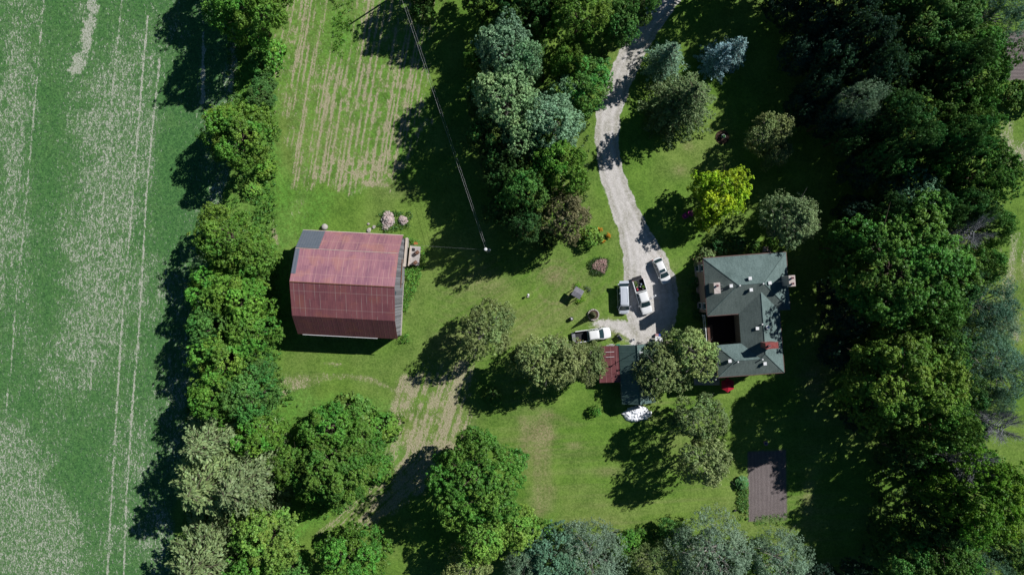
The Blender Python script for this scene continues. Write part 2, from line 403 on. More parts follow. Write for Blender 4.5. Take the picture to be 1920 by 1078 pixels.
def zone(x, y):
    """per-point ground attributes, x y in ground photo pixels"""
    a = {k: np.zeros(np.shape(x)) for k in ('crop', 'straw', 'dry', 'lush', 'gravel', 'soil', 'pink', 'stripe')}
    nz = fbm(x, y, 40, 3) - .5; nf = fbm(x, y, 12, 9) - .5
    crop = sstep(-5, 5, sdf(x, y, CROP) + nz * 22 + nf * 8)
    a['crop'] = crop
    # density of bare specks in the crop
    st = .20 + .42 * (fbm(x, y, 110, 21) - .35)
    for b in ((225, 200, 75, 120, .5, 8), (235, 330, 60, 90, .35, 5), (170, 440, 70, 110, .42, 12), (215, 560, 75, 130, .32, 5), (140, 660, 70, 70, .3, 0),
              (40, 1000, 90, 130, .75, 0), (0, 850, 60, 90, .45, 0), (110, 1040, 60, 110, .3, 0), (30, 180, 35, 190, .38, 0), (5, 420, 40, 130, .3, 0),
              (262, 830, 60, 90, .22, 0), (300, 1010, 40, 60, .35, 0), (330, 720, 35, 90, .28, 0), (420, 370, 22, 30, .9, 20), (433, 150, 10, 45, .9, 3), (150, 30, 20, 20, .2, 0),
              (110, 780, 50, 50, .15, 0), (90, 560, 30, 80, -.25, 0), (95, 180, 22, 200, -.2, 6), (190, 60, 20, 60, -.1, 0), (150, 900, 40, 110, -.3, 10), (330, 300, 35, 160, -.3, 5)):
        st = st + blob(x, y, *b)
    st = np.clip(.12 + .66 * st * (.45 + 1.15 * (fbm(x, y, 22, 31, 4) - .12)) + .10 * (vnoise(x + .075 * y, y * .1, 6, 32) - .5), 0, .50)
    swoosh = sdf(x, y, [(178, -40), (184, 20), (176, 60), (168, 95), (152, 140), (128, 152), (131, 112), (146, 85), (160, 50), (163, 20), (168, -40)])
    st = np.maximum(st, sstep(-10, 9, swoosh + nf * 26 + (fbm(x, y, 6, 79) - .5) * 12) * (.55 + .5 * fbm(x, y, 20, 78)))
    for poly, w, amp in TRACKS:
        d = segdist(x, y, poly) + (fbm(x, y, 7, 77) - .5) * 3.4
        st = np.maximum(st, (1 - sstep(w * .3, w * 1.9, d)) * amp * (.45 + .7 * fbm(x, y, 18, 5)))
    for poly, w in (([(381, 60), (379, 192)], 4), ([(440, 30), (434, 168)], 5)):
        st = np.maximum(st, (1 - sstep(w * .2, w * 1.6, segdist(x, y, poly) + nf * 9)) * .95)
    a['straw'] = st * crop
    # mown hay field with pale rows
    hay = sstep(-8, 8, sdf(x, y, HAY) + nz * 26 + nf * 16)
    hay = sstep(-14, 20, sdf(x, y, HAY) + nz * 44 + nf * 34)
    u = x + .165 * y + 5 * (fbm(x, y, 90, 41) - .5)
    r_ = np.random.default_rng(55); ln = np.zeros(np.shape(x)); uk = 520.
    while uk < 880:
        w_ = r_.uniform(1.3, 2.6); amp = r_.uniform(.35, .8); md = vnoise(y + uk * 7, y * 0 + uk, r_.uniform(25, 70), 56)
        ln = np.maximum(ln, np.exp(-((u - uk) / w_) ** 2) * amp * 1.2 * np.clip((md - .12) * 2.2, 0, 1.0)); uk += r_.uniform(4, 15)
    chunk = fbm(x, y, 9, 57, 3); reg = .25 + blob(x, y, 745, 210, 75, 130, .5) + blob(x, y, 552, 70, 22, 70, .5) + blob(x, y, 625, 165, 45, 50, .42) + blob(x, y, 690, 25, 30, 35, .3) + blob(x, y, 700, 325, 110, 26, .5) + blob(x, y, 640, 310, 40, 30, .25) - blob(x, y, 640, 50, 30, 70, .9)
    d = np.clip(ln * (.5 + reg) + np.clip((chunk - .5) * 1.7 + .18, 0, .6) * np.clip(reg, 0, 1.1) + .10, 0, .85)
    hs = d * hay * (.75 + .5 * fbm(x, y, 6, 71)) + .12 * hay
    # tracks of the south path
    path = sstep(-14, 18, sdf(x, y, [(755, 700), (895, 675), (886, 800), (868, 850), (815, 905), (750, 965), (695, 1000), (590, 1000), (620, 945), (695, 895), (722, 830), (735, 770)]) + nz * 40)
    # rows follow the bend
    u2 = np.where(y < 860, x + .32 * (y - 700), x + .32 * 160 + 1.1 * (y - 860))
    r2 = vnoise(u2, y * .05, 3.6, 81) * .5 + vnoise(u2, y * .05, 12, 86) * .45 + fbm(x, y, 10, 82) * .5
    hs = np.maximum(hs, path * np.clip((r2 - .70) * 1.7 + .70, 0.28, .84))
    arc = (1 - sstep(3, 12, np.abs(np.hypot(x - 640, (y - 900) * 1.0) - 195) + nz * 14)) * (y < 745) * (x > 515) * (x < 740)
    hs = np.maximum(hs, arc * .5 * (.5 + fbm(x, y, 20, 83)))
    hs = np.maximum(hs, blob(x, y, 560, 715, 45, 16, .6) * (.5 + fbm(x, y, 16, 84)))
    for b in ((625, 682, 22, 4, .8, 5), (820, 690, 60, 30, .3, 0), (700, 345, 40, 8, .8, 5), (560, 385, 18, 30, .35, 15), (515, 440, 6, 30, .7, -15)):
        hs = np.maximum(hs, blob(x, y, *b) * (.5 + fbm(x, y, 14, 85)))
    pinkm = np.clip(hs * 3, 0, 1) * (1 - crop)
    a['pink'] = pinkm
    a['straw'] = np.maximum(a['straw'], hs * (1 - crop))
    # right edge fields
    rf = sstep(-6, 8, sdf(x, y, [(1858, 230), (2200, 210), (2200, 330), (1880, 318)]) + nz * 20)
    rg = sstep(-6, 8, sdf(x, y, [(1876, 432), (2200, 410), (2200, 640), (1880, 640), (1860, 560)]) + nz * 20)
    rr = np.maximum(rf, rg)
    a['straw'] = np.maximum(a['straw'], rr * np.clip(.12 + vnoise(x + .1 * y, y * .1, 8, 91) * .5 + blob(x, y, 1900, 290, 40, 25, .4), 0, .9))
    a['pink'] = np.maximum(a['pink'], rr * .6)
    # lush weeds
    lush = sstep(-15, 15, sdf(x, y, [(440, -200), (520, -200), (518, 130), (525, 260), (560, 400), (545, 470), (520, 700), (600, 740), (740, 760), (760, 850), (640, 960), (560, 1000), (560, 1300), (320, 1300), (380, 700), (400, 420), (440, 300)]) + nz * 30)
    lush = np.maximum(lush, hay * .75)
    lush = np.maximum(lush, blob(x, y, 640, 60, 30, 70, 1.3))
    lush = np.maximum(lush, sstep(-20, 20, sdf(x, y, [(540, 350), (640, 352), (600, 430), (545, 470)])) * .8)
    a['lush'] = np.clip(lush, 0, 1)
    # dry places in the lawn
    dry = .26 * (fbm(x, y, 90, 101) - .42) * 2.2
    for b in ((1040, 520, 22, 15, .9, 0), (1055, 590, 40, 28, .35, 0), (980, 600, 40, 30, .3, 0), (915, 535, 60, 20, .3, 0), (860, 640, 60, 25, .4, -20), (1150, 615, 60, 14, .7, 20),
              (1020, 815, 20, 12, .9, 0), (1075, 835, 16, 6, .7, 0), (1140, 885, 25, 10, .6, 0), (1100, 975, 90, 8, .35, 0), (1040, 780, 40, 6, .4, 20), (1275, 320, 14, 10, .6, 0),
              (1290, 275, 10, 8, .5, 0), (1515, 930, 12, 40, .6, 5), (760, 360, 50, 15, .3, 0), (1525, 720, 30, 40, .5, 0), (870, 770, 30, 20, .2, 0)):
        dry = dry + blob(x, y, *b)
    ring = (1 - sstep(1.5, 5, np.abs(np.hypot(x - 1040, y - 535) - 34))) * .5
    ring = np.maximum(ring, (1 - sstep(1, 4, np.abs(np.hypot(x - 1040, y - 535) - 46))) * .35)
    dry = dry + ring * (fbm(x, y, 20, 103))
    # mower stripes in the south lawn
    sl = sstep(-10, 15, sdf(x, y, [(965, 780), (1035, 770), (1040, 960), (1010, 975), (985, 930)]) + nz * 20)
    dry = dry + sl * (.35 + .45 * vnoise(x + y * .02, y * .04, 5, 104))
    sw = (1 - sstep(1, 3.5, np.abs(((np.hypot(x - 880, y - 420)) % 13) - 6.5))) * sstep(0, 40, x - 790) * (y > 500) * (y < 700)
    dry = dry + .22 * sw * fbm(x, y, 30, 107)
    sw4 = vnoise(x * .55 + y * .83, (y * .55 - x * .83) * .03, 4.5, 108)
    dry = dry + .35 * (sw4 - .5) * sstep(790, 860, x) * (y > 480) * (y < 720)
    sw2 = vnoise(y + .06 * x, x * .02, 5, 105)
    dry = dry + .42 * (sw2 - .5) * sstep(900, 940, x) * (y > 700)
    sw3 = vnoise(x + .12 * y, y * .03, 4, 106)
    dry = dry + .3 * (sw3 - .5) * (x > 790) * (x < 900) * (y < 160)
    a['dry'] = np.clip(dry, 0, 1) * (1 - crop)
    # driveway gravel
    g = np.full(np.shape(x), -1e9)
    for (ax, ay, aw), (bx, by, bw) in zip(DRIVE[:-1], DRIVE[1:]):
        vx, vy = bx - ax, by - ay; L = vx * vx + vy * vy
        t = np.clip(((x - ax) * vx + (y - ay) * vy) / L, 0, 1)
        g = np.maximum(g, aw + (bw - aw) * t - np.hypot(x - ax - t * vx, y - ay - t * vy))
    a['_drive'] = g
    grav = sstep(-6, 5, g + nf * 7) * (.88 + .3 * fbm(x, y, 16, 126))
    thin = (blob(x, y, 1155, 610, 55, 14, .46) + blob(x, y, 1190, 624, 34, 20, .55)) * (.7 + .7 * fbm(x, y, 10, 130)) + blob(x, y, 1195, 640, 14, 10, .8) + blob(x, y, 1130, 605, 24, 8, .35)
    a['gravel'] = np.maximum(grav, np.clip(thin, 0, .9))
    edge = (1 - sstep(2, 9, np.abs(g - 4))) * .7
    wheel = (1 - sstep(1, 4, np.abs(g - 14))) * .0 + .35 * (vnoise(x, y, 7, 121) > .6) * (1 - sstep(4, 16, g))
    rut = .5 + .5 * np.cos((g - 13 + (fbm(x, y, 30, 127) - .5) * 5) * 2 * PI / 13.0)
    a['stripe'] = np.clip(edge * 1.3 * fbm(x, y, 10, 122) + .55 * (1 - rut) * (y < 560) * (g < 32) * (.3 + .7 * fbm(x, y, 22, 128)) + .45 * sstep(.5, .75, fbm(x, y, 34, 123)) + .5 * (y > 560) * fbm(x, y, 18, 129), 0, 1)
    # tilled plots
    p1 = sstep(-2, 2, sdf(x, y, PLOT) + nf * 3); p2 = sstep(-3, 3, sdf(x, y, PLOT2) + nf * 3)
    a['soil'] = np.maximum(p1 * (1 - .75 * sstep(964, 978, y + nf * 16) * (x > 1418)), p2)
    furrow = .5 + .5 * np.sin((x - 1402 + (y - 850) * -.02 + 6 * vnoise(x, y * .1, 15, 91)) * 2 * PI / 7.5)
    a['stripe'] = np.where(p1 > .2, np.clip(.2 + .55 * furrow * (.3 + fbm(x, y, 14, 89)) + .5 * (fbm(x, y, 12, 90) - .5), 0, 1), a['stripe'])
    a['stripe'] = np.where(p2 > .2, .5 + .5 * np.sin(y * 2 * PI / 7), a['stripe'])
    return a

def sheet(name, xs, ys, z, mask=None, label=None):
    X, Y = np.meshgrid(xs, ys); nx, ny = len(xs), len(ys)
    gx, gy = X / S + 960, 539 - Y / S
    a = zone(gx, gy)
    bumpz = .05 * (fbm(gx, gy, 120, 201) - .5)
    Z = np.full(X.shape, z)
    if name == 'garden_plot': Z = Z + .004 * np.sin((gx - 1402) * 2 * PI / 6.1) * (fbm(gx, gy, 10, 88) + .2)
    v = np.stack([X, Y, Z], -1).reshape(-1, 3)
    idx = np.arange(nx * ny).reshape(ny, nx)
    f = np.stack([idx[:-1, :-1], idx[:-1, 1:], idx[1:, 1:], idx[1:, :-1]], -1).reshape(-1, 4)
    if mask is not None:
        cx = (gx[:-1, :-1] + gx[1:, 1:]) / 2; cy = (gy[:-1, :-1] + gy[1:, 1:]) / 2
        keep = mask(cx, cy).reshape(-1); f = f[keep]
        used = np.unique(f); rem = np.full(nx * ny, -1); rem[used] = np.arange(len(used)); f = rem[f]; v = v[used]
    else: used = np.arange(nx * ny)
    me = npmesh(name, v, f)
    for k, val in a.items():
        if k.startswith('_'): continue
        at = me.attributes.new(k, 'FLOAT', 'POINT'); at.data.foreach_set('value', val.reshape(-1)[used].astype(np.float32))
    me.materials.append(M['ground'])
    return tag(link(name, me), kind='structure')

def npmesh(name, v, f):
    me = bpy.data.meshes.new(name); n = f.shape[1]
    me.vertices.add(len(v)); me.vertices.foreach_set('co', v.astype(np.float32).ravel())
    me.loops.add(f.size); me.loops.foreach_set('vertex_index', f.astype(np.int32).ravel())
    me.polygons.add(len(f)); me.polygons.foreach_set('loop_start', np.arange(0, f.size, n, dtype=np.int32))
    me.polygons.foreach_set('loop_total', np.full(len(f), n, dtype=np.int32))
    me.update(calc_edges=True)
    return me

def grounds():
    step = .25
    ax = lambda a, b, s_: np.arange(a, b + s_, s_)
    far = np.array([130, 180, 300, 600, 1500.])
    xs = np.concatenate([-far[::-1], ax(-90, 90, step), far]); ys = np.concatenate([-far[::-1], ax(-54, 54, step), far])
    sheet('ground', xs, ys, 0.0)
    nf = lambda x, y: (fbm(x, y, 12, 9) - .5)
    sheet('crop_field', ax(-130, -44, .14), ax(-70, 70, .14), .004, lambda x, y: sdf(x, y, CROP) + nf(x, y) * 8 + (fbm(x, y, 40, 3) - .5) * 22 > 0)
    sheet('hay_field', ax(-40, -9, .14), ax(14, 60, .14), .004, lambda x, y: (sdf(x, y, HAY) + (fbm(x, y, 40, 3) - .5) * 26 + nf(x, y) * 16 > -10))
    sheet('driveway', ax(12, 32, .14), ax(-10, 60, .14), .008, lambda x, y: zone(x, y)['_drive'] + nf(x, y) * 9 > -6)
    sheet('garden_plot', ax(37.5, 46, .1), ax(-40, -25, .1), .05, lambda x, y: sdf(x, y, PLOT) + nf(x, y) * 3 > 0)
    sheet('ploughed_plot', ax(79, 96, .15), ax(30, 46, .15), .012, lambda x, y: sdf(x, y, PLOT2) + nf(x, y) * 3 > 0)

# ------------------------------------------------------------------ foliage
def rdir(n, r):
    d = r.normal(size=(n, 3)); return d / np.linalg.norm(d, axis=1, keepdims=True)

def leaf_mesh(name, c, nrm, size, tint, aspect=.66, axis=None, r=rng, mat='leaf'):
    n = len(c)
    if axis is None: axis = rdir(n, r)
    nrm = nrm / (np.linalg.norm(nrm, axis=1, keepdims=True) + 1e-9)
    t = axis - nrm * (axis * nrm).sum(1, keepdims=True); t /= (np.linalg.norm(t, axis=1, keepdims=True) + 1e-9)
    b = np.cross(nrm, t)
    l = (size * .62)[:, None]; w = l * aspect
    droop = -nrm * l * .18
    v = np.stack([c - t * l + droop, c + b * w - t * l * .1, c + t * l + droop, c - b * w - t * l * .1], 1).reshape(-1, 3)
    f = np.arange(4 * n).reshape(n, 4)
    me = npmesh(name, v, f)
    at = me.attributes.new('tint', 'FLOAT_VECTOR', 'POINT')
    at.data.foreach_set('vector', np.repeat(tint, 4, axis=0).astype(np.float32).ravel())
    me.materials.append(M[mat])
    return me

def tufts_to_leaves(tc, tn, tr, per, lsize, r, spread=.75, tvar=.3, lvar=.25, flat=.8):
    """tc: tuft centres, tn: outward normals, tr: tuft radii"""
    n = len(tc); k = per
    d = rdir(n * k, r); N = np.repeat(tn, k, 0)
    d = d + N * .55; d /= np.linalg.norm(d, axis=1, keepdims=True)
    rad = np.repeat(tr, k)[:, None]
    off = d * rad * (1 - spread * .5 * r.random((n * k, 1)))
    off[:, 2] *= flat
    c = np.repeat(tc, k, 0) + off
    nn = d * .8 + rdir(n * k, r) * .6 + np.array([0, 0, .35])
    s = lsize * (.65 + .7 * r.random(n * k))
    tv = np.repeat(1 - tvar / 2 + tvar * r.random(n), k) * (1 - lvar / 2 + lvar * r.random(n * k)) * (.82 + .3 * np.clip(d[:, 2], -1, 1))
    hue = np.clip(np.repeat(r.random(n), k) * .6 + .4 * r.random(n * k), 0, 1)
    tint = np.stack([tv, hue, np.zeros(n * k)], 1)
    return c, nn, s, tint

def broad(seed, Rc, Hc, z0, nl, lr, ntuft, tr, per, ls, oval=1.0, hollow=.62, tvar=.35):
    """crown radius Rc, crown height Hc, bottom at z0; lobes -> tufts -> leaves"""
    r = np.random.default_rng(seed)
    ctr = np.array([0, 0, z0 + Hc * .48])
    L = []
    for i in range(nl):
        ga = i * 2.39996 + r.normal() * .35
        u = (i + .5) / nl; cz = 1 - 1.45 * u                     # from top down past the equator
        rad = math.sqrt(max(0, 1 - cz * cz)); k = hollow * (.82 + .36 * r.random())
        k *= .82 + .3 * r.random()
        L.append([math.cos(ga) * rad * Rc * k * oval, math.sin(ga) * rad * Rc * k / oval, cz * Hc * .5 * (k + .12)])
    for i in range(6):                                           # fill the middle of the dome
        a = i * 1.05 + r.random(); q = Rc * (.12 + .34 * r.random())
        L.append([math.cos(a) * q, math.sin(a) * q, Hc * (.22 + .10 * r.random())])
    nl = len(L)
    L = np.array(L); LR = lr * Rc * (.65 + .8 * r.random(nl))
    tc, tn, trr = [], [], []
    for i in range(nl):
        d = rdir(ntuft * 2, r); out = L[i] / (np.linalg.norm(L[i]) + 1e-6)
        w = (d @ out) + .35 * d[:, 2] > -.25
        d = d[w][:ntuft]
        dd = d * np.array([1, 1, .8])
        st_ = 1 + .35 * np.abs(d @ out)[:, None]; p = L[i] + dd * LR[i] * (.78 + .42 * r.random((len(d), 1)) ** 1.6) * st_
        inside = np.zeros(len(p), bool)
        for j in range(nl):
            if j != i: inside |= np.linalg.norm((p - L[j]) / np.array([1, 1, .8]), axis=1) < LR[j] * .80
        p = p[~inside]; d = d[~inside]
        tc.append(p); tn.append(d * .7 + out * .5)
    tc = np.concatenate(tc) + ctr; tn = np.concatenate(tn); tn /= np.linalg.norm(tn, axis=1, keepdims=True)
    trr = tr * (.6 + .8 * r.random(len(tc)))
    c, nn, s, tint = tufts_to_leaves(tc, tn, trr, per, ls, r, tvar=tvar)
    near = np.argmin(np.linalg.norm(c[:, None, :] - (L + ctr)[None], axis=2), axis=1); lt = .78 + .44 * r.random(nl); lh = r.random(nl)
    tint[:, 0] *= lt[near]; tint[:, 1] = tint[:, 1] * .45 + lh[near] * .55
    return c, nn, s, tint, L + ctr, LR, r

def limbs(r, tips, h0, rb, name, mat='bark', twigs=2):
    """tapered trunk up to h0, then one bent limb to each tip"""
    m = MB()
    top = Vector((r.normal() * .15, r.normal() * .15, h0))
    zt = max(t[2] for t in tips)
    m.tube([(0, 0, -.2), (.03, .02, h0 * .25), tuple(top * .6 + Vector((0, 0, 0))), tuple(top), (top.x * .6, top.y * .6, zt * .86)], [rb * 1.35, rb, rb * .85, rb * .75, rb * .12], 8)
    for t in tips:
        t = Vector(t); s0 = top * (.75 + .25 * r.random()) + Vector((0, 0, (zt - h0) * .35 * r.random()))
        mid = s0.lerp(t, .5) + Vector((r.normal() * .25, r.normal() * .25, .3))
        m.tube([s0, mid, t], [rb * .42, rb * .26, rb * .08], 5, cap=False)
        for q in range(twigs):
            e = t + Vector((r.normal(), r.normal(), abs(r.normal()) * .6)) * (t.length * .09 + .3)
            m.tube([mid.lerp(t, .4 + .5 * r.random()), e], [rb * .12, rb * .03], 4, cap=False)
    me = bpy.data.meshes.new(name); me.from_pydata(m.v, [], m.f); me.update(); me.materials.append(M[mat])
    me.polygons.foreach_set('use_smooth', [True] * len(me.polygons))
    return me

def conifer(seed, Rc, Ht, levels, nb, ls, droop=.25, power=.85, clump=1.0, z0=.8, twist=.0):
    """whorls of branches, each carrying side twigs set with needles"""
    r = np.random.default_rng(seed)
    cs, ns, ss, ts, ax = [], [], [], [], []
    m = MB(); m.tube([(0, 0, -.2), (0, 0, Ht * .5), (0, 0, Ht * .98)], [Rc * .055, Rc * .035, .02], 7)
    for i in range(levels):
        f = i / (levels - 1); z = z0 + (Ht * .97 - z0) * f
        rad = Rc * (1 - f) ** power * (.85 + .3 * r.random()) + .25
        k = max(4, int(nb * (1 - f * .5)))
        for j in range(k):
            a = 2 * PI * (j + r.random() * .8) / k + i * .7; ln = rad * (.72 + .5 * r.random())
            dirv = np.array([math.cos(a), math.sin(a), 0]); side = np.array([-dirv[1], dirv[0], 0])
            n = int(26 * clump * (ln / 2.0) ** 1.25) + 8
            u = r.random(n) ** .7; w = (r.random(n) - .5) * 2
            width = ln * .24 * np.sin(PI * np.clip(u * .86 + .1, 0, 1))
            lift = .14 * ln * u - droop * ln * u * u
            p = dirv * (u * ln)[:, None] + side * (w * width)[:, None] + np.array([0, 0, 1.0]) * (z + lift - .12 * np.abs(w) * ln * .5 + r.normal(size=n) * .06)[:, None]
            cs.append(p)
            ns.append(np.array([0, 0, 1.0]) + rdir(n, r) * .75 + dirv * .25)
            ss.append(ls * (.6 + .8 * r.random(n)))
            ax.append(dirv * .9 + side * (w * .8)[:, None] + rdir(n, r) * .45)
            bt = .8 + .35 * r.random()
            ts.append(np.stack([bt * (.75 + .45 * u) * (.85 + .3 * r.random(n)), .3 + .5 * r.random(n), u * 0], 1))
            m.tube([(0, 0, z), tuple(dirv * ln * .5 + np.array([0, 0, z + .02 * ln])), tuple(dirv * ln * .9 + np.array([0, 0, z + .1 * ln - droop * ln * .8]))], [.05, .035, .012], 4, cap=False)
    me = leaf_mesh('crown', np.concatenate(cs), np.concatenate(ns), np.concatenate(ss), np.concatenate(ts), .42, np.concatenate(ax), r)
    mt = bpy.data.meshes.new('trunk'); mt.from_pydata(m.v, [], m.f); mt.update(); mt.materials.append(M['bark'])
    return me, mt

def dead(seed, Rc, Ht):
    r = np.random.default_rng(seed); m = MB()
    m.tube([(0, 0, -.2), (.1, 0, Ht * .5), (.2, .1, Ht * .9)], [.22, .16, .03], 6)
    for i in range(46):
        a = r.random() * 6.283; z = Ht * (.45 + .47 * r.random()); ln = Rc * (.6 + .5 * r.random()); el = .25 + .5 * r.random()
        b = Vector((.1, 0, z)); e = b + Vector((math.cos(a) * ln, math.sin(a) * ln, ln * el)); mid = b.lerp(e, .5) + Vector((r.normal() * .2, r.normal() * .2, -.1))
        m.tube([b, mid, e], [.09, .06, .02], 4, cap=False)
        for q in range(34):
            s_ = mid.lerp(e, r.random() * 1.1 - .1); g = Vector((math.cos(a) * .8 + r.normal() * .6, math.sin(a) * .8 + r.normal() * .6, .5 + r.normal() * .4)) * (.5 + .6 * r.random())
            m.tube([s_, s_ + g * .6, s_ + g + Vector((r.normal() * .12, r.normal() * .12, .1))], [.022, .018, .010], 3, cap=False)
            m.tube([s_ + g * .5, s_ + g * .5 + Vector((r.normal() * .4, r.normal() * .4, .25))], [.014, .008], 3, cap=False)
    me = bpy.data.meshes.new('branches'); me.from_pydata(m.v, [], m.f); me.update(); me.materials.append(M['dead_wood'])
    return me

PROTO = {}
def proto(kind, v):
    key = (kind, v)
    if key in PROTO: return PROTO[key]
    sd = 100 + 13 * v + sum(map(ord, kind))
    if kind == 'conifer': PROTO[key] = conifer(sd, 4.6, 11.5, 26, 11, .30, .16, .62, 1.1) + (4.6, 11.5); return PROTO[key]
    if kind == 'spruce': PROTO[key] = conifer(sd, 3.6, 11, 24, 10, .26, .22, .85, 1.2) + (3.6, 11); return PROTO[key]
    if kind == 'dead': PROTO[key] = (None, dead(sd, 2.6, 12), 2.6, 12); return PROTO[key]
    # Rc, Ht, z0, nl, lr, ntuft, tr, per, ls, oval, hollow
    spec = {'maple_big': (8.5, 17, 4.5, 46, .205, 66, .44, 27, .215, 1.05, .84),
            'maple': (5.2, 11, 2.2, 30, .25, 50, .38, 22, .185, 1.08, .76),
            'poplar': (5.2, 14, 3.0, 28, .27, 84, .30, 14, .20, 1.0, .68),
            'willow': (5.5, 12, 2.2, 26, .28, 105, .36, 11, .185, 1.0, .66),
            'apple': (4.1, 8, 1.4, 24, .27, 66, .28, 15, .185, 1.1, .72),
            'shrub': (1.8, 2.6, .1, 11, .40, 26, .26, 11, .17, 1.1, .6),
            'golden': (4.3, 9, 1.2, 26, .26, 46, .36, 16, .21, .9, .72)}[kind]
    Rc, Ht, z0, nl, lr, nt_, tr, per, ls, ov, ho = spec
    c, nn, s, tint, L, LR, r = broad(sd, Rc, Ht - z0, z0, nl, lr, nt_, tr, per, ls, ov, ho, tvar=.3 if kind in ('willow',) else .4)
    q = np.percentile(np.hypot(c[:, 0], c[:, 1]), 96); c[:, :2] *= Rc / q; L = L * np.array([Rc / q, Rc / q, 1])
    if kind in ('apple', 'willow'):      # straggling shoots around the crown
        e = []; en = []
        for i in range(150 if kind == 'apple' else 90):
            j = r.integers(nl); d = rdir(1, r)[0]; o = (L[j] - np.array([0, 0, Ht * .4])); o /= np.linalg.norm(o) + 1e-6
            d = d * .7 + o; d /= np.linalg.norm(d)
            if d[2] < -.3: continue
            t = np.linspace(.85, 1.32 + .2 * r.random(), 9)[:, None] * LR[j]
            e.append(L[j] + d * t + r.normal(size=(9, 3)) * .05); en.append(np.repeat(d[None], 9, 0))
        e = np.concatenate(e); en = np.concatenate(en); k = len(e)
        c = np.concatenate([c, e]); nn = np.concatenate([nn, rdir(k, r) + np.array([0, 0, .8])]); s = np.concatenate([s, ls * .8 * (.6 + .6 * r.random(k))])
        tint = np.concatenate([tint, np.stack([.9 + .35 * r.random(k), .5 * r.random(k), np.zeros(k)], 1)])
    me = leaf_mesh('crown', c, nn, s, tint, {'willow': .38, 'apple': .5}.get(kind, .68), None, r)
    tips = [tuple(L[i] + (L[i] - np.array([0, 0, Ht * .5])) * (-.06 if kind in ('poplar', 'maple_big', 'maple') else .08)) for i in range(nl)]
    mt = limbs(r, tips, z0 + (Ht - z0) * .22, Rc * .05, 'trunk', 'pale_bark' if kind in ('poplar', 'willow', 'apple') else 'bark', 3 if kind in ('willow', 'apple') else 1)
    PROTO[key] = (me, mt, Rc, Ht)
    return PROTO[key]

COL = {'hedge': (.138, .290, .042), 'hedge2': (.178, .345, .046), 'hedge3': (.112, .270, .056), 'grove': (.115, .250, .038), 'maple': (.095, .205, .042), 'maple2': (.145, .270, .038), 'deep': (.058, .145, .04), 'dark': (.03, .08, .048),  # deep and dark: leaf colour darkened for plants that stand in shade
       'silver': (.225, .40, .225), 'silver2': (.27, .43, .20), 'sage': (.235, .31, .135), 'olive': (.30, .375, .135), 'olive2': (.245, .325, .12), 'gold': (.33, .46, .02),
       'blue': (.28, .46, .50), 'pine': (.18, .32, .20), 'fuzzy': (.20, .30, .20), 'fuzzy2': (.105, .22, .14), 'brown': (.24, .235, .11), 'lime': (.215, .39, .07), 'oak': (.085, .195, .032), 'yellowgreen': (.125, .26, .018)}  # oak green kept dark to hold the shading of the right-hand wood
CAT = {'maple_big': ('broadleaf_tree', 'tree'), 'maple': ('broadleaf_tree', 'tree'), 'poplar': ('poplar_tree', 'tree'), 'willow': ('feathery_tree', 'tree'), 'apple': ('orchard_tree', 'tree'), 'conifer': ('cedar_tree', 'tree'),
       'spruce': ('spruce_tree', 'tree'), 'dead': ('bare_tree', 'tree'), 'shrub': ('shrub', 'shrub'), 'golden': ('golden_tree', 'tree')}
cnt = {}
def tree(kind, px, py, rpx, ht, col, label, group=None, sq=1.0):
    v = cnt.get(kind, 0); cnt[kind] = v + 1
    nv = {'maple': 4, 'maple_big': 3, 'poplar': 2, 'willow': 3, 'apple': 3, 'conifer': 2, 'spruce': 2, 'shrub': 3}.get(kind, 1)
    me, mt, Rc, Ht = proto(kind, v % nv)
    zc = ht * (.62 if kind not in ('conifer', 'spruce') else .45)
    p = P(px, py, zc); sc = rpx * S * (H - zc) / H / (Rc * .97); zs = ht / Ht
    nm, cat = CAT[kind]
    t = thing(nm, label, cat, (p.x, p.y, 0), random.random() * 6.283, group)
    t.scale = (sc, sc * sq, zs)
    link('trunk', mt, t)
    if me is not None:
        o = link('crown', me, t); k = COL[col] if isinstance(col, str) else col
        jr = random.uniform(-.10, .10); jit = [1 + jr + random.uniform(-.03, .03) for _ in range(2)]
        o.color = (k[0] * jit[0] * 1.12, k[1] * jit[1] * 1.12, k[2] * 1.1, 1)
    return t

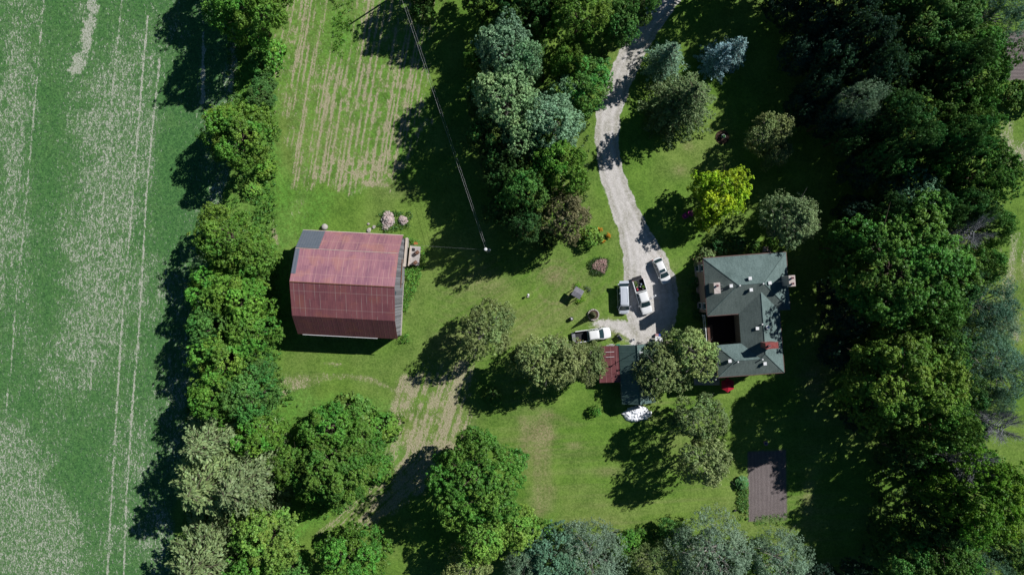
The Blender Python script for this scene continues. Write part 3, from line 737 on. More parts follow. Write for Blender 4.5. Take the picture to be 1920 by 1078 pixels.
# ------------------------------------------------------------------ the trees
def trees():
    HG = 'hedgerow trees between the soya field and the farmyard'
    T = [  # kind, px, py, radius px, height m, colour, label, group
     ('maple', 462, 22, 62, 13.5, 'hedge', 'rounded bright green tree at the top end of the hedgerow beside the crop field', HG),
     ('maple', 500, -45, 60, 12, 'hedge', 'green tree cut by the top edge of the photo, above the hedgerow', HG),
     ('maple', 440, -90, 60, 12, 'hedge3', 'green hedgerow tree beyond the top edge, casting shadow on the crop field', HG),
     ('maple', 455, 255, 60, 9.5, 'hedge', 'lone green tree standing in the hedgerow gap, its shadow reaching across the crop', HG),
     ('apple', 428, 228, 34, 9, 'hedge2', 'pale green crown on the field side of the lone hedgerow tree', HG),
     ('maple', 492, 175, 30, 3.5, 'hedge3', 'low leafy tree between the two upper hedgerow trees', HG),
     ('shrub', 505, 105, 30, 3.5, 'hedge2', 'bright bush under the topmost hedgerow tree', HG),
     ('shrub', 487, 118, 24, 3, 'hedge3', 'small bush beside the bare strip of soil near the hedgerow', HG),
     ('shrub', 498, 318, 20, 2, 'hedge2', 'bush at the foot of the lone hedgerow tree', HG),
     ('shrub', 470, 352, 18, 1.5, 'lime', 'low yellow green bush in the hedgerow gap above the barn', HG),
     ('maple', 428, 445, 58, 10, 'hedge2', 'bright green round tree at the top of the dense hedgerow, upper left of the barn', HG),
     ('maple', 475, 480, 44, 8, 'hedge', 'green tree overhanging the barn shadow, right of the round hedgerow tree', HG),
     ('maple', 402, 545, 44, 8.5, 'hedge', 'smaller hedgerow tree leaning towards the crop field, left of the barn', HG),
     ('maple', 455, 560, 50, 9.5, 'hedge2', 'hedgerow tree facing the red barn gable', HG),
     ('maple', 398, 610, 42, 9, 'hedge3', 'dark edged hedgerow tree above the widest shadow on the crop', HG),
     ('maple', 478, 625, 46, 9, 'hedge', 'hedgerow tree next to the lower left corner of the barn', HG),
     ('maple', 425, 668, 56, 10, 'hedge2', 'broad yellow green hedgerow tree below the barn corner', HG),
     ('maple', 482, 690, 34, 7, 'hedge3', 'small tree at the yard side of the hedgerow, below the barn', HG),
     ('maple', 405, 742, 46, 10, 'hedge', 'hedgerow tree just above the pale grey green cedars', HG),
     ('maple', 470, 745, 50, 10, 'hedge3', 'deep green hedgerow tree beside the curved mown strip', HG),
     ('maple', 484, 812, 44, 9, 'hedge', 'hedgerow tree squeezed between the cedars and the dense grove', HG),
     ('conifer', 404, 822, 70, 11, 'sage', 'pale sage green cedar, topmost of the cedars in the hedgerow', HG),
     ('conifer', 404, 898, 90, 12, 'sage', 'large pale sage cedar with spiky branches over the crop shadow', HG),
     ('conifer', 462, 900, 74, 11, 'sage', 'pale sage cedar on the yard side of the large spiky cedar', HG),
     ('conifer', 388, 1048, 82, 11, 'sage', 'pale sage cedar at the bottom edge of the hedgerow', HG),
     ('maple', 500, 1003, 58, 10, 'lime', 'bright lime green tree between the lower cedars', HG),
     ('maple', 470, 1080, 60, 10, 'hedge', 'green tree cut by the bottom edge below the bright lime tree', HG),
     ('maple', 548, 1075, 40, 6, 'hedge3', 'low tree at the bottom edge between two round trees', HG),
     ('maple', 657, 1056, 70, 11, 'grove', 'wide round bright green tree at the bottom edge left of the south path', None),
     ('maple_big', 634, 880, 70, 11, 'grove', 'largest round tree of the grove below the barn', 'grove below the barn'),
     ('maple', 620, 800, 52, 9, 'grove', 'uppermost tree of the grove below the barn, beside a dark hollow', 'grove below the barn'),
     ('maple', 680, 835, 46, 7, 'grove', 'low spreading tree on the path side of the grove', 'grove below the barn'),
     ('maple', 555, 870, 48, 8, 'grove', 'tree on the hedgerow side of the grove below the barn', 'grove below the barn'),
     ('maple', 590, 905, 38, 8, 'grove', 'small round tree at the lower edge of the grove', 'grove below the barn'),
     ('shrub', 665, 775, 40, 2.5, 'lime', 'sprawling low bramble patch above the grove', 'grove below the barn'),
     ('shrub', 720, 800, 34, 2, 'hedge2', 'flat bramble patch next to the tan path, beside the grove', 'grove below the barn'),
     ('shrub', 715, 885, 30, 2, 'hedge', 'low bush at the lower right foot of the grove', 'grove below the barn'),
     ('maple_big', 895, 895, 88, 15, 'grove', 'big spreading green tree on the south lawn beside the brown mown strip', None),
     ('maple', 850, 870, 36, 12, 'maple', 'darker side crown on the shadow side of the big south tree', None),
     ('maple', 905, 1000, 52, 12, 'lime', 'yellow green tree just below the big south tree', None),
     ('maple', 965, 985, 44, 10, 'lime', 'light green tree at the corner of the south lawn', None),
     ('apple', 880, 1060, 44, 9, 'olive', 'olive green tree at the bottom edge under the yellow green tree', None),
     ('maple', 1012, 1000, 26, 6, 'lime', 'small lime tree at the lower lawn corner next to grey willows', None),
     ('poplar', 1035, 1050, 60, 11, 'fuzzy2', 'dark green tree at the bottom edge beside the grey willow', None),
     ('willow', 985, 1062, 42, 10, 'fuzzy', 'grey green tree at the bottom edge between lime and dark trees', None),
     ('willow', 1105, 1045, 66, 11, 'fuzzy', 'hazy grey willow at the bottom edge under the south lawn', None),
     ('maple', 1180, 1022, 32, 4, 'hedge', 'bright low bush between the two grey willows', None),
     ('maple', 1262, 1005, 32, 5, 'hedge3', 'dark green bush at the lower lawn edge', None),
     ('willow', 1228, 1055, 42, 8, 'olive2', 'olive grey small tree at the bottom edge below the dark bush', None),
     ('willow', 1335, 1035, 76, 12, 'fuzzy', 'large hazy grey green willow at the bottom edge below the vegetable bed', None),
     ('willow', 1462, 1055, 58, 11, 'fuzzy', 'grey green willow at the bottom edge below the tilled plot', None),
     ('maple', 1400, 1075, 40, 7, 'hedge', 'green bush between the two large willows on the bottom edge', None),
     # centre wood beside the drive
     ('poplar', 948, 102, 56, 15, 'silver', 'silvery blue green poplar, topmost of the pale poplars by the power line', 'pale poplars left of the driveway'),
     ('poplar', 982, 118, 34, 14, 'silver', 'small silvery crown joined to the topmost pale poplar', 'pale poplars left of the driveway'),
     ('poplar', 948, 190, 62, 15, 'silver2', 'largest silvery poplar with grey twigs showing, middle of the pale poplars', 'pale poplars left of the driveway'),
     ('poplar', 1035, 235, 56, 14, 'silver', 'silvery poplar nearest the driveway bend', 'pale poplars left of the driveway'),
     ('poplar', 980, 262, 44, 13, 'silver2', 'silvery poplar at the lower end of the pale poplars', 'pale poplars left of the driveway'),
     ('maple', 1095, 160, 52, 11, 'hedge3', 'soft green tree whose crown touches the driveway', None),
     ('maple', 1062, 120, 36, 12, 'maple2', 'yellow green tree behind the soft green tree by the drive', None),
     ('poplar', 1060, 180, 32, 10, 'silver', 'small blue green tree between the poplars and the soft green tree', None),
     ('maple', 1085, 32, 58, 15, 'maple2', 'tall yellow green tree at the top edge left of the drive', None),
     ('maple', 1160, 45, 42, 10, 'hedge3', 'mid green tree hanging over the driveway near the top edge', None),
     ('maple', 1195, 5, 40, 11, 'maple', 'tree at the top edge where the driveway enters the photo', None),
     ('maple', 1020, 30, 44, 10, 'deep', 'shaded tree left of the tall yellow green tree', None),
     ('maple', 960, 45, 40, 11, 'maple', 'dark tree above the silvery poplars', None),
     ('maple', 985, -20, 60, 14, 'deep', 'shaded tree at the top edge above the poplars', None),
     ('maple', 905, -30, 52, 14, 'maple', 'tree beyond the top edge shading the mown grass', None),
     ('spruce', 1004, 62, 22, 12, 'hedge3', 'slim spruce tip with bare side twigs between the dark trees', None),
     ('maple', 895, 118, 28, 8, 'maple2', 'yellow green tree on the field side of the topmost poplar', None),
     ('maple', 905, 185, 34, 9, 'deep', 'dark tree under the left side of the poplars', None),
     ('maple', 793, 22, 26, 8, 'maple', 'small tree beside the power line at the top edge', None),
     ('maple', 810, -45, 48, 12, 'maple', 'tree beyond the top edge beside the power line', None),
     ('maple', 1048, 315, 58, 16, 'hedge', 'broad mid green tree below the poplars, beside the sunny verge', None),
     ('maple', 985, 360, 46, 16, 'hedge3', 'mid green tree below the poplars on the power line side', None),
     ('maple', 940, 310, 42, 12, 'deep', 'dark tree on the shaded side of the centre wood', None),
     ('maple', 915, 250, 40, 12, 'deep', 'dark tree hidden left of the largest poplar', None),
     ('maple', 935, 395, 30, 9, 'deep', 'shaded small tree nearest the utility pole', None),
     ('maple', 985, 425, 36, 13, 'deep', 'shaded tree at the lower end of the centre wood', None),
     ('maple', 1020, 450, 26, 6, 'deep', 'shaded bush under the brown olive tree', None),
     ('apple', 1062, 402, 46, 13, 'brown', 'brownish olive round tree at the lower end of the centre wood', None),
     ('maple', 1020, 285, 40, 13, 'maple', 'green crown tucked between the poplars and the broad tree', None),
     ('shrub', 1108, 442, 22, 2.6, 'lime', 'bright yellow green bush on the lawn near the driveway', None),
     # drive side conifers and lawn trees
     ('spruce', 1250, 108, 40, 12, 'pine', 'blue green pine on the right of the upper driveway', None),
     ('conifer', 1284, 190, 60, 15.5, (.17, .23, .10), 'wide dark spruce with drooping twigs right of the driveway', None),
     ('conifer', 1252, 206, 34, 10, (.12, .18, .07), 'shadowed lower spruce beside the wide dark spruce', None),
     ('spruce', 1350, 104, 32, 10, 'blue', 'left crown of the pair of blue spruces', None),
     ('spruce', 1378, 94, 30, 10, 'blue', 'right crown of the pair of blue spruces', None),
     ('apple', 1442, 252, 38, 9, 'olive', 'olive tree standing alone in the deep shade of the upper lawn', None),
     ('apple', 1452, 292, 26, 7, 'olive2', 'small olive tree just below the tree in the shade', None),
     ('golden', 1350, 362, 52, 10, 'gold', 'golden yellow green maple on the lawn above the house', None),
     ('golden', 1326, 408, 24, 6, 'gold', 'small golden crown at the foot of the golden maple', None),
     ('apple', 1484, 408, 50, 11, (.215, .30, .15), 'grey olive tree with spiky twigs above the green roofed house', None),
     ('apple', 912, 618, 50, 11, 'olive2', 'round olive apple tree alone on the lawn between barn and cars', None),
     ('apple', 1010, 678, 52, 12, 'olive', 'left crown of the olive trees in front of the red lean-to', 'olive trees by the garage'),
     ('apple', 1060, 674, 46, 11, 'olive', 'middle crown of the olive trees in front of the red lean-to', 'olive trees by the garage'),
     ('apple', 1103, 682, 34, 9, 'olive2', 'olive crown touching the red lean-to roof', 'olive trees by the garage'),
     ('apple', 1296, 660, 48, 9.5, 'olive', 'olive tree leaning on the lower house roof', 'olive trees by the garage'),
     ('apple', 1243, 690, 50, 8, 'olive2', 'olive tree overhanging the green garage roof', 'olive trees by the garage'),
     ('apple', 1228, 664, 24, 6, 'fuzzy', 'small grey crown at the upper corner of the garage', 'olive trees by the garage'),
     ('apple', 1305, 785, 46, 12, 'olive2', 'tall olive tree below the garage, upper of two in a row', None),
     ('apple', 1322, 868, 44, 12.5, (.30, .37, .16), 'tall pale green tree below the garage, lower of two in a row', None),
     ('shrub', 925, 743, 17, 1.8, 'maple', 'clipped round bush in the shade on the south lawn', None),
     ('shrub', 1117, 768, 12, 1.6, 'hedge', 'small light bush in front of the garage shadow', None),
     # the great trees east of the house
     ('maple_big', 1690, 508, 116, 20, 'oak', 'huge dark green oak to the right of the house', None),
     ('maple', 1580, 462, 40, 13, 'oak', 'smaller crown on the upper left flank of the huge oak', None),
     ('maple', 1745, 590, 44, 15, 'oak', 'crown on the lower right flank of the huge oak', None),
     ('maple_big', 1690, 715, 102, 20, 'maple2', 'second huge tree, below the oak and right of the lower house wing', None),
     ('maple', 1745, 792, 60, 19, 'oak', 'crown on the lower side of the second huge tree', None),
     ('maple', 1640, 670, 44, 14, 'deep', 'shaded crown between the two huge trees', None),
     ('maple_big', 1812, 918, 88, 19, 'yellowgreen', 'yellow green oak beside the sunny lawn at the right edge', None),
     ('dead', 1790, 862, 27, 17, 'fuzzy', 'leafless grey tree in the lower right woodland', None),
     ('dead', 1850, 792, 24, 14, 'fuzzy', 'leafless grey tree right of the second huge tree', None),
     ('dead', 1788, 438, 22, 17, 'fuzzy', 'leafless grey tree above the huge oak', None),
     ('willow', 1845, 570, 52, 13, 'fuzzy2', 'grey green willow right of the huge oak', None),
     ('willow', 1835, 660, 60, 13, 'fuzzy2', 'wispy willow with bare stems right of the huge trees', None),
     ('willow', 1888, 700, 54, 12, 'fuzzy2', 'willow at the right edge beside the straw strip', None),
     ('willow', 1862, 605, 42, 11, 'fuzzy', 'pale willow bordering the strip of straw rows', None),
     ('willow', 1858, 752, 30, 11, 'fuzzy2', 'willow above the sunny lawn on the right edge', None),
     ('willow', 1598, 200, 44, 18, 'fuzzy', 'pale feathery tree standing out of the dark wood', None),
     ('maple', 1588, 255, 38, 13, 'deep', 'dark tree below the pale feathery tree', None),
     ('maple', 1850, 425, 40, 12, 'maple', 'green tree at the corner of the right hand meadow', None),
     ('maple', 1830, 495, 40, 13, 'maple', 'green tree between the leafless tree and the willow', None),
     ('willow', 1868, 22, 54, 14, 'fuzzy2', 'feathery grey green tree at the top right corner', None),
     ('shrub', 1898, 178, 26, 3.5, 'maple', 'bushes between the ploughed plot and the straw field on the right edge', None),
     ('shrub', 1936, 178, 30, 3.5, 'maple', 'bush beyond the right edge beside the ploughed plot', None),
     ('maple_big', 1812, 128, 72, 17, 'oak', 'large green tree left of the ploughed plot', None),
     ('maple_big', 1742, 48, 76, 17, 'maple', 'large green tree at the top edge of the right hand wood', None),
     ('maple', 1812, 235, 46, 15, 'oak', 'green tree left of the straw field on the right', None),
     ('maple_big', 1826, 325, 66, 16, 'oak', 'large green tree left of the right hand meadow', None),
     ('maple', 1740, 320, 54, 14, 'oak', 'green tree in the middle of the right hand wood', None),
     ('poplar', 1708, 362, 54, 13, 'fuzzy2', 'bluish soft tree above the huge oak', None),
     ('maple', 1895, 1030, 44, 10, 'maple', 'green tree near the bottom right corner', None),
     ('maple', 1780, 1040, 60, 13, 'oak', 'green tree at the bottom edge below the yellow green oak', None),
     ('maple', 1700, 1050, 56, 12, 'maple', 'mid green tree at the bottom edge of the right hand wood', None),
     ('willow', 1850, 1062, 40, 10, 'fuzzy2', 'grey twiggy tree at the bottom right', None),
     ('maple', 1768, 205, 50, 15, 'maple', 'green crown above the middle of the right hand wood', None),
     ('maple', 1690, 130, 48, 14, 'deep', 'deep green tree in the upper right wood', None),
     ('maple', 1670, 20, 46, 14, 'deep', 'deep green tree at the top edge of the upper wood', None),
    ]
    for t in T:
        t = list(t) + [None] * (8 - len(t))
        if t[0] == 'conifer' and t[1] < 600: t[4] *= 1.6
        elif t[7] == HG and t[0] == 'maple': t[4] *= 1.22; t[3] *= 1.08
        elif t[0] == 'apple': t[3] *= 1.07
        elif t[0] == 'poplar' and t[1] < 1045 and t[2] < 300: t[4] *= 1.18
        tree(*t)
    G = 'dark trees inside the shaded wood'
    lab = 'dark green tree standing in the deep shade of the right hand wood'
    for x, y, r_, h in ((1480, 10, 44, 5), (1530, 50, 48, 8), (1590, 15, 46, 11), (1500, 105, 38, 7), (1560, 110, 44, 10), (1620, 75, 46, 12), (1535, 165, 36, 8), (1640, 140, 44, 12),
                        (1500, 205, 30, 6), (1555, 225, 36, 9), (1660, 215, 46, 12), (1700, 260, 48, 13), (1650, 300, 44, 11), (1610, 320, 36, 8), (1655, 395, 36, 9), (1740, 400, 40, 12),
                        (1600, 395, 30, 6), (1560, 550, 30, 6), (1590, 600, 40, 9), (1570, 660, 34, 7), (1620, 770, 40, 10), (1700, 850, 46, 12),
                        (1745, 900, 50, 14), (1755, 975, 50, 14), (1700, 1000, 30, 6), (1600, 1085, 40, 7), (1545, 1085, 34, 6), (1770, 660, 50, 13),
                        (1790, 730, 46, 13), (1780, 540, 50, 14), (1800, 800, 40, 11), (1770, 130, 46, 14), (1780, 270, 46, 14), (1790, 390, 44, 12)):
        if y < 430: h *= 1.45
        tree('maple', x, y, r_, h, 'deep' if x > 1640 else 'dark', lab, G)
    # tall trees beyond the frame whose shadows fall into the photo
    for x, y, r_, h in ((1560, -70, 70, 18), (1680, -70, 70, 18), (1800, -60, 70, 18), (1440, -60, 50, 10), (1370, -70, 55, 14), (1290, -55, 36, 12), (1080, -60, 55, 14)):
        tree('maple', x, y, r_, h, 'deep', 'tall tree just beyond the top edge of the photo', 'trees beyond the top edge')
    GS = 'foundation shrubs around the house'
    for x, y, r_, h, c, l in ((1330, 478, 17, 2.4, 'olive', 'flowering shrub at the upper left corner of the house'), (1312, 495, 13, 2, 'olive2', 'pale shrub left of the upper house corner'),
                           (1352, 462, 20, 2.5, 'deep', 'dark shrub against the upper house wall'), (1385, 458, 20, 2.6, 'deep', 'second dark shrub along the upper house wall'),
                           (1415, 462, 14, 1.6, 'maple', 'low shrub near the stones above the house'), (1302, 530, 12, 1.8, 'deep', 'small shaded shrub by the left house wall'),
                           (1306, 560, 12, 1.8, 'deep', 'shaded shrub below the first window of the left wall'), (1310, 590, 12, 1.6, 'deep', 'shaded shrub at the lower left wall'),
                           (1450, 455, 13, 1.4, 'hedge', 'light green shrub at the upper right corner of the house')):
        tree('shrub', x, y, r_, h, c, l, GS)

# ------------------------------------------------------------------ low growth nobody could count
def scatter(name, label, cat, polys, dens, hgt, ls, col, seed, mat='leaf', per=9, tr=.3, keep=None, tvar=.6):
    r = np.random.default_rng(seed); pts = []
    for poly in polys:
        xs = [p[0] for p in poly]; ys = [p[1] for p in poly]
        A_ = (max(xs) - min(xs)) * (max(ys) - min(ys)) * S * S; n = int(A_ * dens)
        x = r.uniform(min(xs), max(xs), n); y = r.uniform(min(ys), max(ys), n)
        k = inpoly(x, y, poly) & (fbm(x, y, 26, seed) > .40)
        pts.append(np.stack([x[k], y[k]], 1))
    p = np.concatenate(pts); n = len(p)
    X = (p[:, 0] - 960) * S; Y = (539 - p[:, 1]) * S
    hh = hgt * (.3 + .9 * fbm(p[:, 0], p[:, 1], 30, seed + 4))
    tc = np.stack([X, Y, hh * .6], 1)
    c, nn, s, tint = tufts_to_leaves(tc, np.tile([0, 0, 1.0], (n, 1)), tr * (.6 + .9 * r.random(n)), per, ls, r, tvar=tvar, flat=.9)
    me = leaf_mesh(name, c, nn, s, tint, .5, None, r, mat)
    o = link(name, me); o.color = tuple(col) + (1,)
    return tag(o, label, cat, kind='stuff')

def undergrowth():
    scatter('undergrowth', 'lush weeds and brambles along the foot of the hedgerow', 'weeds',
            [[(425, 60), (512, 60), (514, 260), (520, 430), (530, 700), (560, 760), (420, 760), (400, 420), (432, 330)], [(350, 760), (520, 760), (560, 1000), (560, 1100), (340, 1100)]], 5, .8, .22, (.12, .25, .045), 301)
    scatter('undergrowth', 'tall weeds and brambles around the grove below the barn', 'weeds',
            [[(560, 790), (600, 760), (700, 755), (745, 800), (738, 860), (700, 930), (610, 975), (560, 950)]], 5, .8, .22, (.125, .26, .045), 302)
    scatter('undergrowth', 'rank grass island in the mown field near the top edge', 'weeds', [[(618, -20), (664, -20), (660, 60), (645, 110), (628, 95)]], 5, .4, .18, (.13, .27, .03), 303)
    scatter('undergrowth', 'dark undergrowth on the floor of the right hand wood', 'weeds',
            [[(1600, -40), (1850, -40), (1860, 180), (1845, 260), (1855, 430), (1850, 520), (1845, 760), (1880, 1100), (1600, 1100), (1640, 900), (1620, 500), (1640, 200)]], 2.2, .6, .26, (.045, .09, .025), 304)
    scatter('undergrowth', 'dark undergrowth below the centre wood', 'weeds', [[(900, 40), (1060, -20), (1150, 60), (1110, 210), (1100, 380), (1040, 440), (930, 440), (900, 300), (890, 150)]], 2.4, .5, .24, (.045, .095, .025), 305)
    scatter('undergrowth', 'scrub between the willows along the bottom edge', 'weeds', [[(990, 1010), (1100, 1000), (1180, 990), (1300, 985), (1420, 1010), (1500, 1040), (1500, 1110), (980, 1110)]], 3.5, .8, .22, (.10, .19, .05), 306)
    scatter('vine_growth', 'bright green vines and burdock along the foot of the barn gable', 'vines',
            [[(748, 500), (792, 500), (786, 530), (768, 570), (762, 612), (772, 640), (748, 642), (752, 560)], [(760, 444), (792, 452), (800, 500), (793, 503), (788, 462), (762, 452)]], 22, .9, .17, (.16, .33, .05), 307, tvar=.8)
    scatter('vine_growth', 'weeds growing along the top wall of the barn', 'vines', [[(585, 415), (606, 412), (604, 430), (585, 432)]], 20, .8, .16, (.12, .26, .05), 308)
    scatter('rock_bed_plants', 'low plants ringing the two heaps of stones', 'plants', [[(704, 408), (722, 395), (775, 398), (774, 425), (748, 432), (712, 440)]], 12, .35, .15, (.08, .17, .035), 309)
    scatter('vegetable_plants', 'row of leafy vegetables beside the tilled plot', 'vegetables', [[(1379, 915), (1401, 915), (1402, 975), (1394, 980), (1383, 965)]], 26, .5, .2, (.12, .25, .05), 310, tvar=.8)
    scatter('weed_fringe', 'light weeds at the lower end of the tilled plot', 'weeds', [[(1415, 968), (1475, 962), (1476, 984), (1410, 984)]], 12, .15, .12, (.15, .28, .05), 311)
    scatter('rock_bed_plants', 'dark groundcover around the round pinkish planting bed', 'plants', [[(1101, 492), (1118, 483), (1140, 486), (1145, 502), (1134, 517), (1108, 516)]], 46, .25, .14, (.055, .11, .025), 312)
    scatter('climbing_plant', 'bright vines around the little shingled well roof', 'vines', [[(1077, 531), (1088, 531), (1088, 538), (1077, 537)], [(1080, 563), (1094, 556), (1096, 562), (1084, 569)]], 40, .7, .14, (.2, .36, .03), 313)
    scatter('rock_bed_plants', 'grey green groundcover on the shaded side of the shingled well', 'plants', [[(1094, 536), (1106, 541), (1108, 550), (1098, 556), (1092, 550)]], 24, .25, .12, (.10, .125, .10), 314)
    scatter('flower_bed', 'orange lilies around the bright bush by the driveway', 'flowers', [[(1120, 427), (1140, 430), (1143, 445), (1132, 455), (1122, 452), (1128, 440)], [(1088, 440), (1098, 436), (1098, 450), (1090, 450)]], 70, .8, .17, (.60, .24, .03), 315, 'flower')
    scatter('flower_bed', 'pink and cream flowers at the upper left corner of the house', 'flowers', [[(1298, 485), (1325, 468), (1332, 476), (1304, 498)]], 30, 1.2, .15, (.55, .36, .22), 316, 'flower')
    scatter('pink_groundcover', 'pinkish dry groundcover in the round bed near the drive', 'plants', [[(1112, 494), (1122, 488), (1136, 487), (1135, 504), (1130, 513), (1120, 505), (1111, 501)]], 130, .34, .15, (.55, .36, .33), 317, 'leaf', tvar=.4)

# ------------------------------------------------------------------ barn
def barn():
    rz = R(-3.0); c = Vector((-289 * S, 7 * S, 0)) ; c.y = .45
    t = thing('barn', 'large gambrel barn with rusty red metal roof and grey board gable', 'barn', c, rz)
    x0, x1 = -7.75, 7.55; he, hk, hr = 5.0, 8.5, 10.6; ye, yk = 8.15, 5.15
    ox = .20
    def face(name, mat, ya, za, yb, zb, xa=x0 - ox, xb=x1 + ox, th=.12, lift=0, lab=None, par=t):
        m = MB()
        n = Vector((0, zb - za, -(yb - ya))); n = n if n.z > 0 else -n; n.normalize(); d = n * lift
        pts = [(xa, ya, za), (xb, ya, za), (xb, yb, zb), (xa, yb, zb)]
        pts = [(p[0], p[1] + d.y, p[2] + d.z) for p in pts]
        q = [Vector(pts[0]), Vector(pts[1]), Vector(pts[2])]
        if (q[1] - q[0]).cross(q[2] - q[0]).z < 0: pts = pts[::-1]
        m.slab(pts, th); o = m.build(name, mat, par)
        if lab: o['label'] = lab
        return o
    rn = face('roof', M['barn_roof_faded_skylit'], 0.02, hr, yk, hk, lab='faded, sky-tinted mauve red upper slope')
    ln = face('roof', M['barn_roof_faded_skylit'], yk + .02, hk - .02, ye, he, lab='faded, sky-tinted mauve red lower slope')
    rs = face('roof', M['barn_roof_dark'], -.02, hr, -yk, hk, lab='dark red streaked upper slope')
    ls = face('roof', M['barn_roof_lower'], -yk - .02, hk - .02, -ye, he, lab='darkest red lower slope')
    # grey replacement sheets on the far left of the sunny side
    face('roof_patch', M['new_metal_roof'], yk + .06, hk - .05, ye - .03, he + .06, x0 - .2, x0 + 3.3, .03, .05, 'blue grey new metal sheets on the lower slope', ln)
    face('roof_patch', M['new_metal_roof'], 1.25, hr - .51, yk - .06, hk + .02, x0 - .2, x0 + .48, .03, .05, 'blue grey new metal strip along the verge', rn)
    m = MB(); m.tube([(x0 - ox, 0, hr + .03), (x1 + ox, 0, hr + .03)], .08, 6); m.build('ridge_cap', M['rust'], t)
    m = MB(); m.tube([(x0 - ox, yk, hk + .03), (x1 + ox, yk, hk + .03)], .045, 5); m.build('ridge_cap', M['beige_trim'], t)['label'] = 'pale flashing at the bend of the sunny slope'
    m = MB(); m.box(((x0 + x1) / 2, ye + .02, he - .08), (x1 - x0 + .5, .14, .18)); m.build('gutter', M['beige_trim'], t)
    m = MB(); m.box(((x0 + x1) / 2 - 1.2, -ye - .04, he - .1), (x1 - x0 - 3.5, .12, .12)); m.build('gutter', M['white_trim'], t)
    wy = ye - .35; rise = lambda y: None
    prof = [(-wy, 0), (wy, 0), (wy, he + .15), (yk - .05, hk - .18), (0, hr - .16), (-yk + .05, hk - .18), (-wy, he + .15)]
    for xx, nm in ((x1 - .02, 'e'), (x0 + .12, 'w')):
        m = MB(); vs = [(xx, y, z) for y, z in prof] + [(xx - .12, y, z) for y, z in prof]; n = len(prof)
        m.add(vs, [tuple(range(n)), tuple(reversed(range(n, 2 * n)))] + [(i + n, (i + 1) % n + n, (i + 1) % n, i) for i in range(n)])
        w = m.build('wall', M['barn_board'], t)
        if nm == 'e':
            w['label'] = 'weathered grey board gable wall'
            mm = MB(); mm.box((xx + .04, -.9, 8.2), (.06, .5, .35)); mm.build('window', M['pane'], w)
            mm = MB(); mm.box((xx + .04, 2.2, 2.0), (.08, 3.2, 3.4)); d = mm.build('door', M['weathered_wood'], t)
            mm = MB(); mm.box((xx + .12, 2.2, 3.8), (.1, 4.6, .12)); mm.build('rail', M['rust'], d)
    m = MB(); m.box(((x0 + x1) / 2, wy, 2.6), (x1 - x0 - .3, .12, 5.2)); m.build('wall', M['barn_board'], t)
    m = MB(); m.box(((x0 + x1) / 2, -wy, 2.6), (x1 - x0 - .3, .12, 5.2)); m.build('wall', M['barn_board'], t)
    m = MB(); m.box(((x0 + x1) / 2, 0, .3), (x1 - x0 + .1, 2 * wy + .15, .9)); m.build('foundation', M['stone'], t)
    m = MB()
    for z in range(6): m.box((x1 + .12, 3.2, 1 + z * .3), (.04, .9, .05))
    # low concrete structure with hatch beside the gable
    base = P(779, 480, 0)
    s = thing('concrete_platform', 'grey concrete silo base with a square dark hatch beside the barn gable', 'platform', (base.x, base.y, 0), R(-6))
    m = MB(); m.box((0, 0, .45), (1.55, 3.1, .9)); bevel(m.build('slab', M['concrete'], s), .03)
    m = MB(); m.box((-.32, .95, .905), (.5, .5, .04)); m.build('hatch', M['black_plastic'], s)
    m = MB(); m.box((-.8, -.1, .7), (.12, 3.3, 1.4)); m.build('side_wall', M['beige_trim'], s)
    b2 = P(764, 474, 0)
    w = thing('retaining_wall', 'cream capped wall running along the barn gable', 'wall', (b2.x, b2.y, 0), R(-5))
    m = MB(); m.box((0, 0, 1.0), (.22, 4.6, 2.0)); m.build('wall', M['concrete'], w)
    m = MB(); m.box((0, 0, 2.06), (.34, 4.7, .12)); m.build('coping', M['beige_trim'], w)
    for x, y, l in ((781.5, 474, 'rusty drum lying on the upper part of the concrete platform'), (778, 493, 'rusty drum at the lower end of the concrete platform')):
        q = P(x, y, 1.2); d = thing('drum', l, 'drum', (q.x, q.y, .92), R(35), 'rusty drums')
        m = MB(); m.tube([(-.38, 0, .3), (.38, 0, .3)], .3, 14); m.build('barrel', M['rust'], d, True)
        m = MB()
        for k in (-.2, .2): m.tube([(k - .02, 0, .3), (k + .02, 0, .3)], .315, 14)
        m.build('hoop', M['grey_metal'], d)
    q = P(781, 458, 0); pl = thing('plank', 'orange plank lying in the vines above the concrete platform', 'plank', (q.x, q.y, .95), R(-4))
    m = MB(); m.box((0, 0, .03), (.65, .14, .06)); m.box((0, .2, .03), (.6, .12, .06)); m.build('board', M['orange_plastic'], pl)
    q = P(610, 426, 0); st = MB(); st.lathe((q.x, q.y, 0), [(.48, 0), (.52, .5), (.45, .7), (.25, .8), (.05, .82)], 16)
    tag(st.build('water_tank', M['concrete'], None, True), 'pale round tank at the top wall of the barn', 'tank')

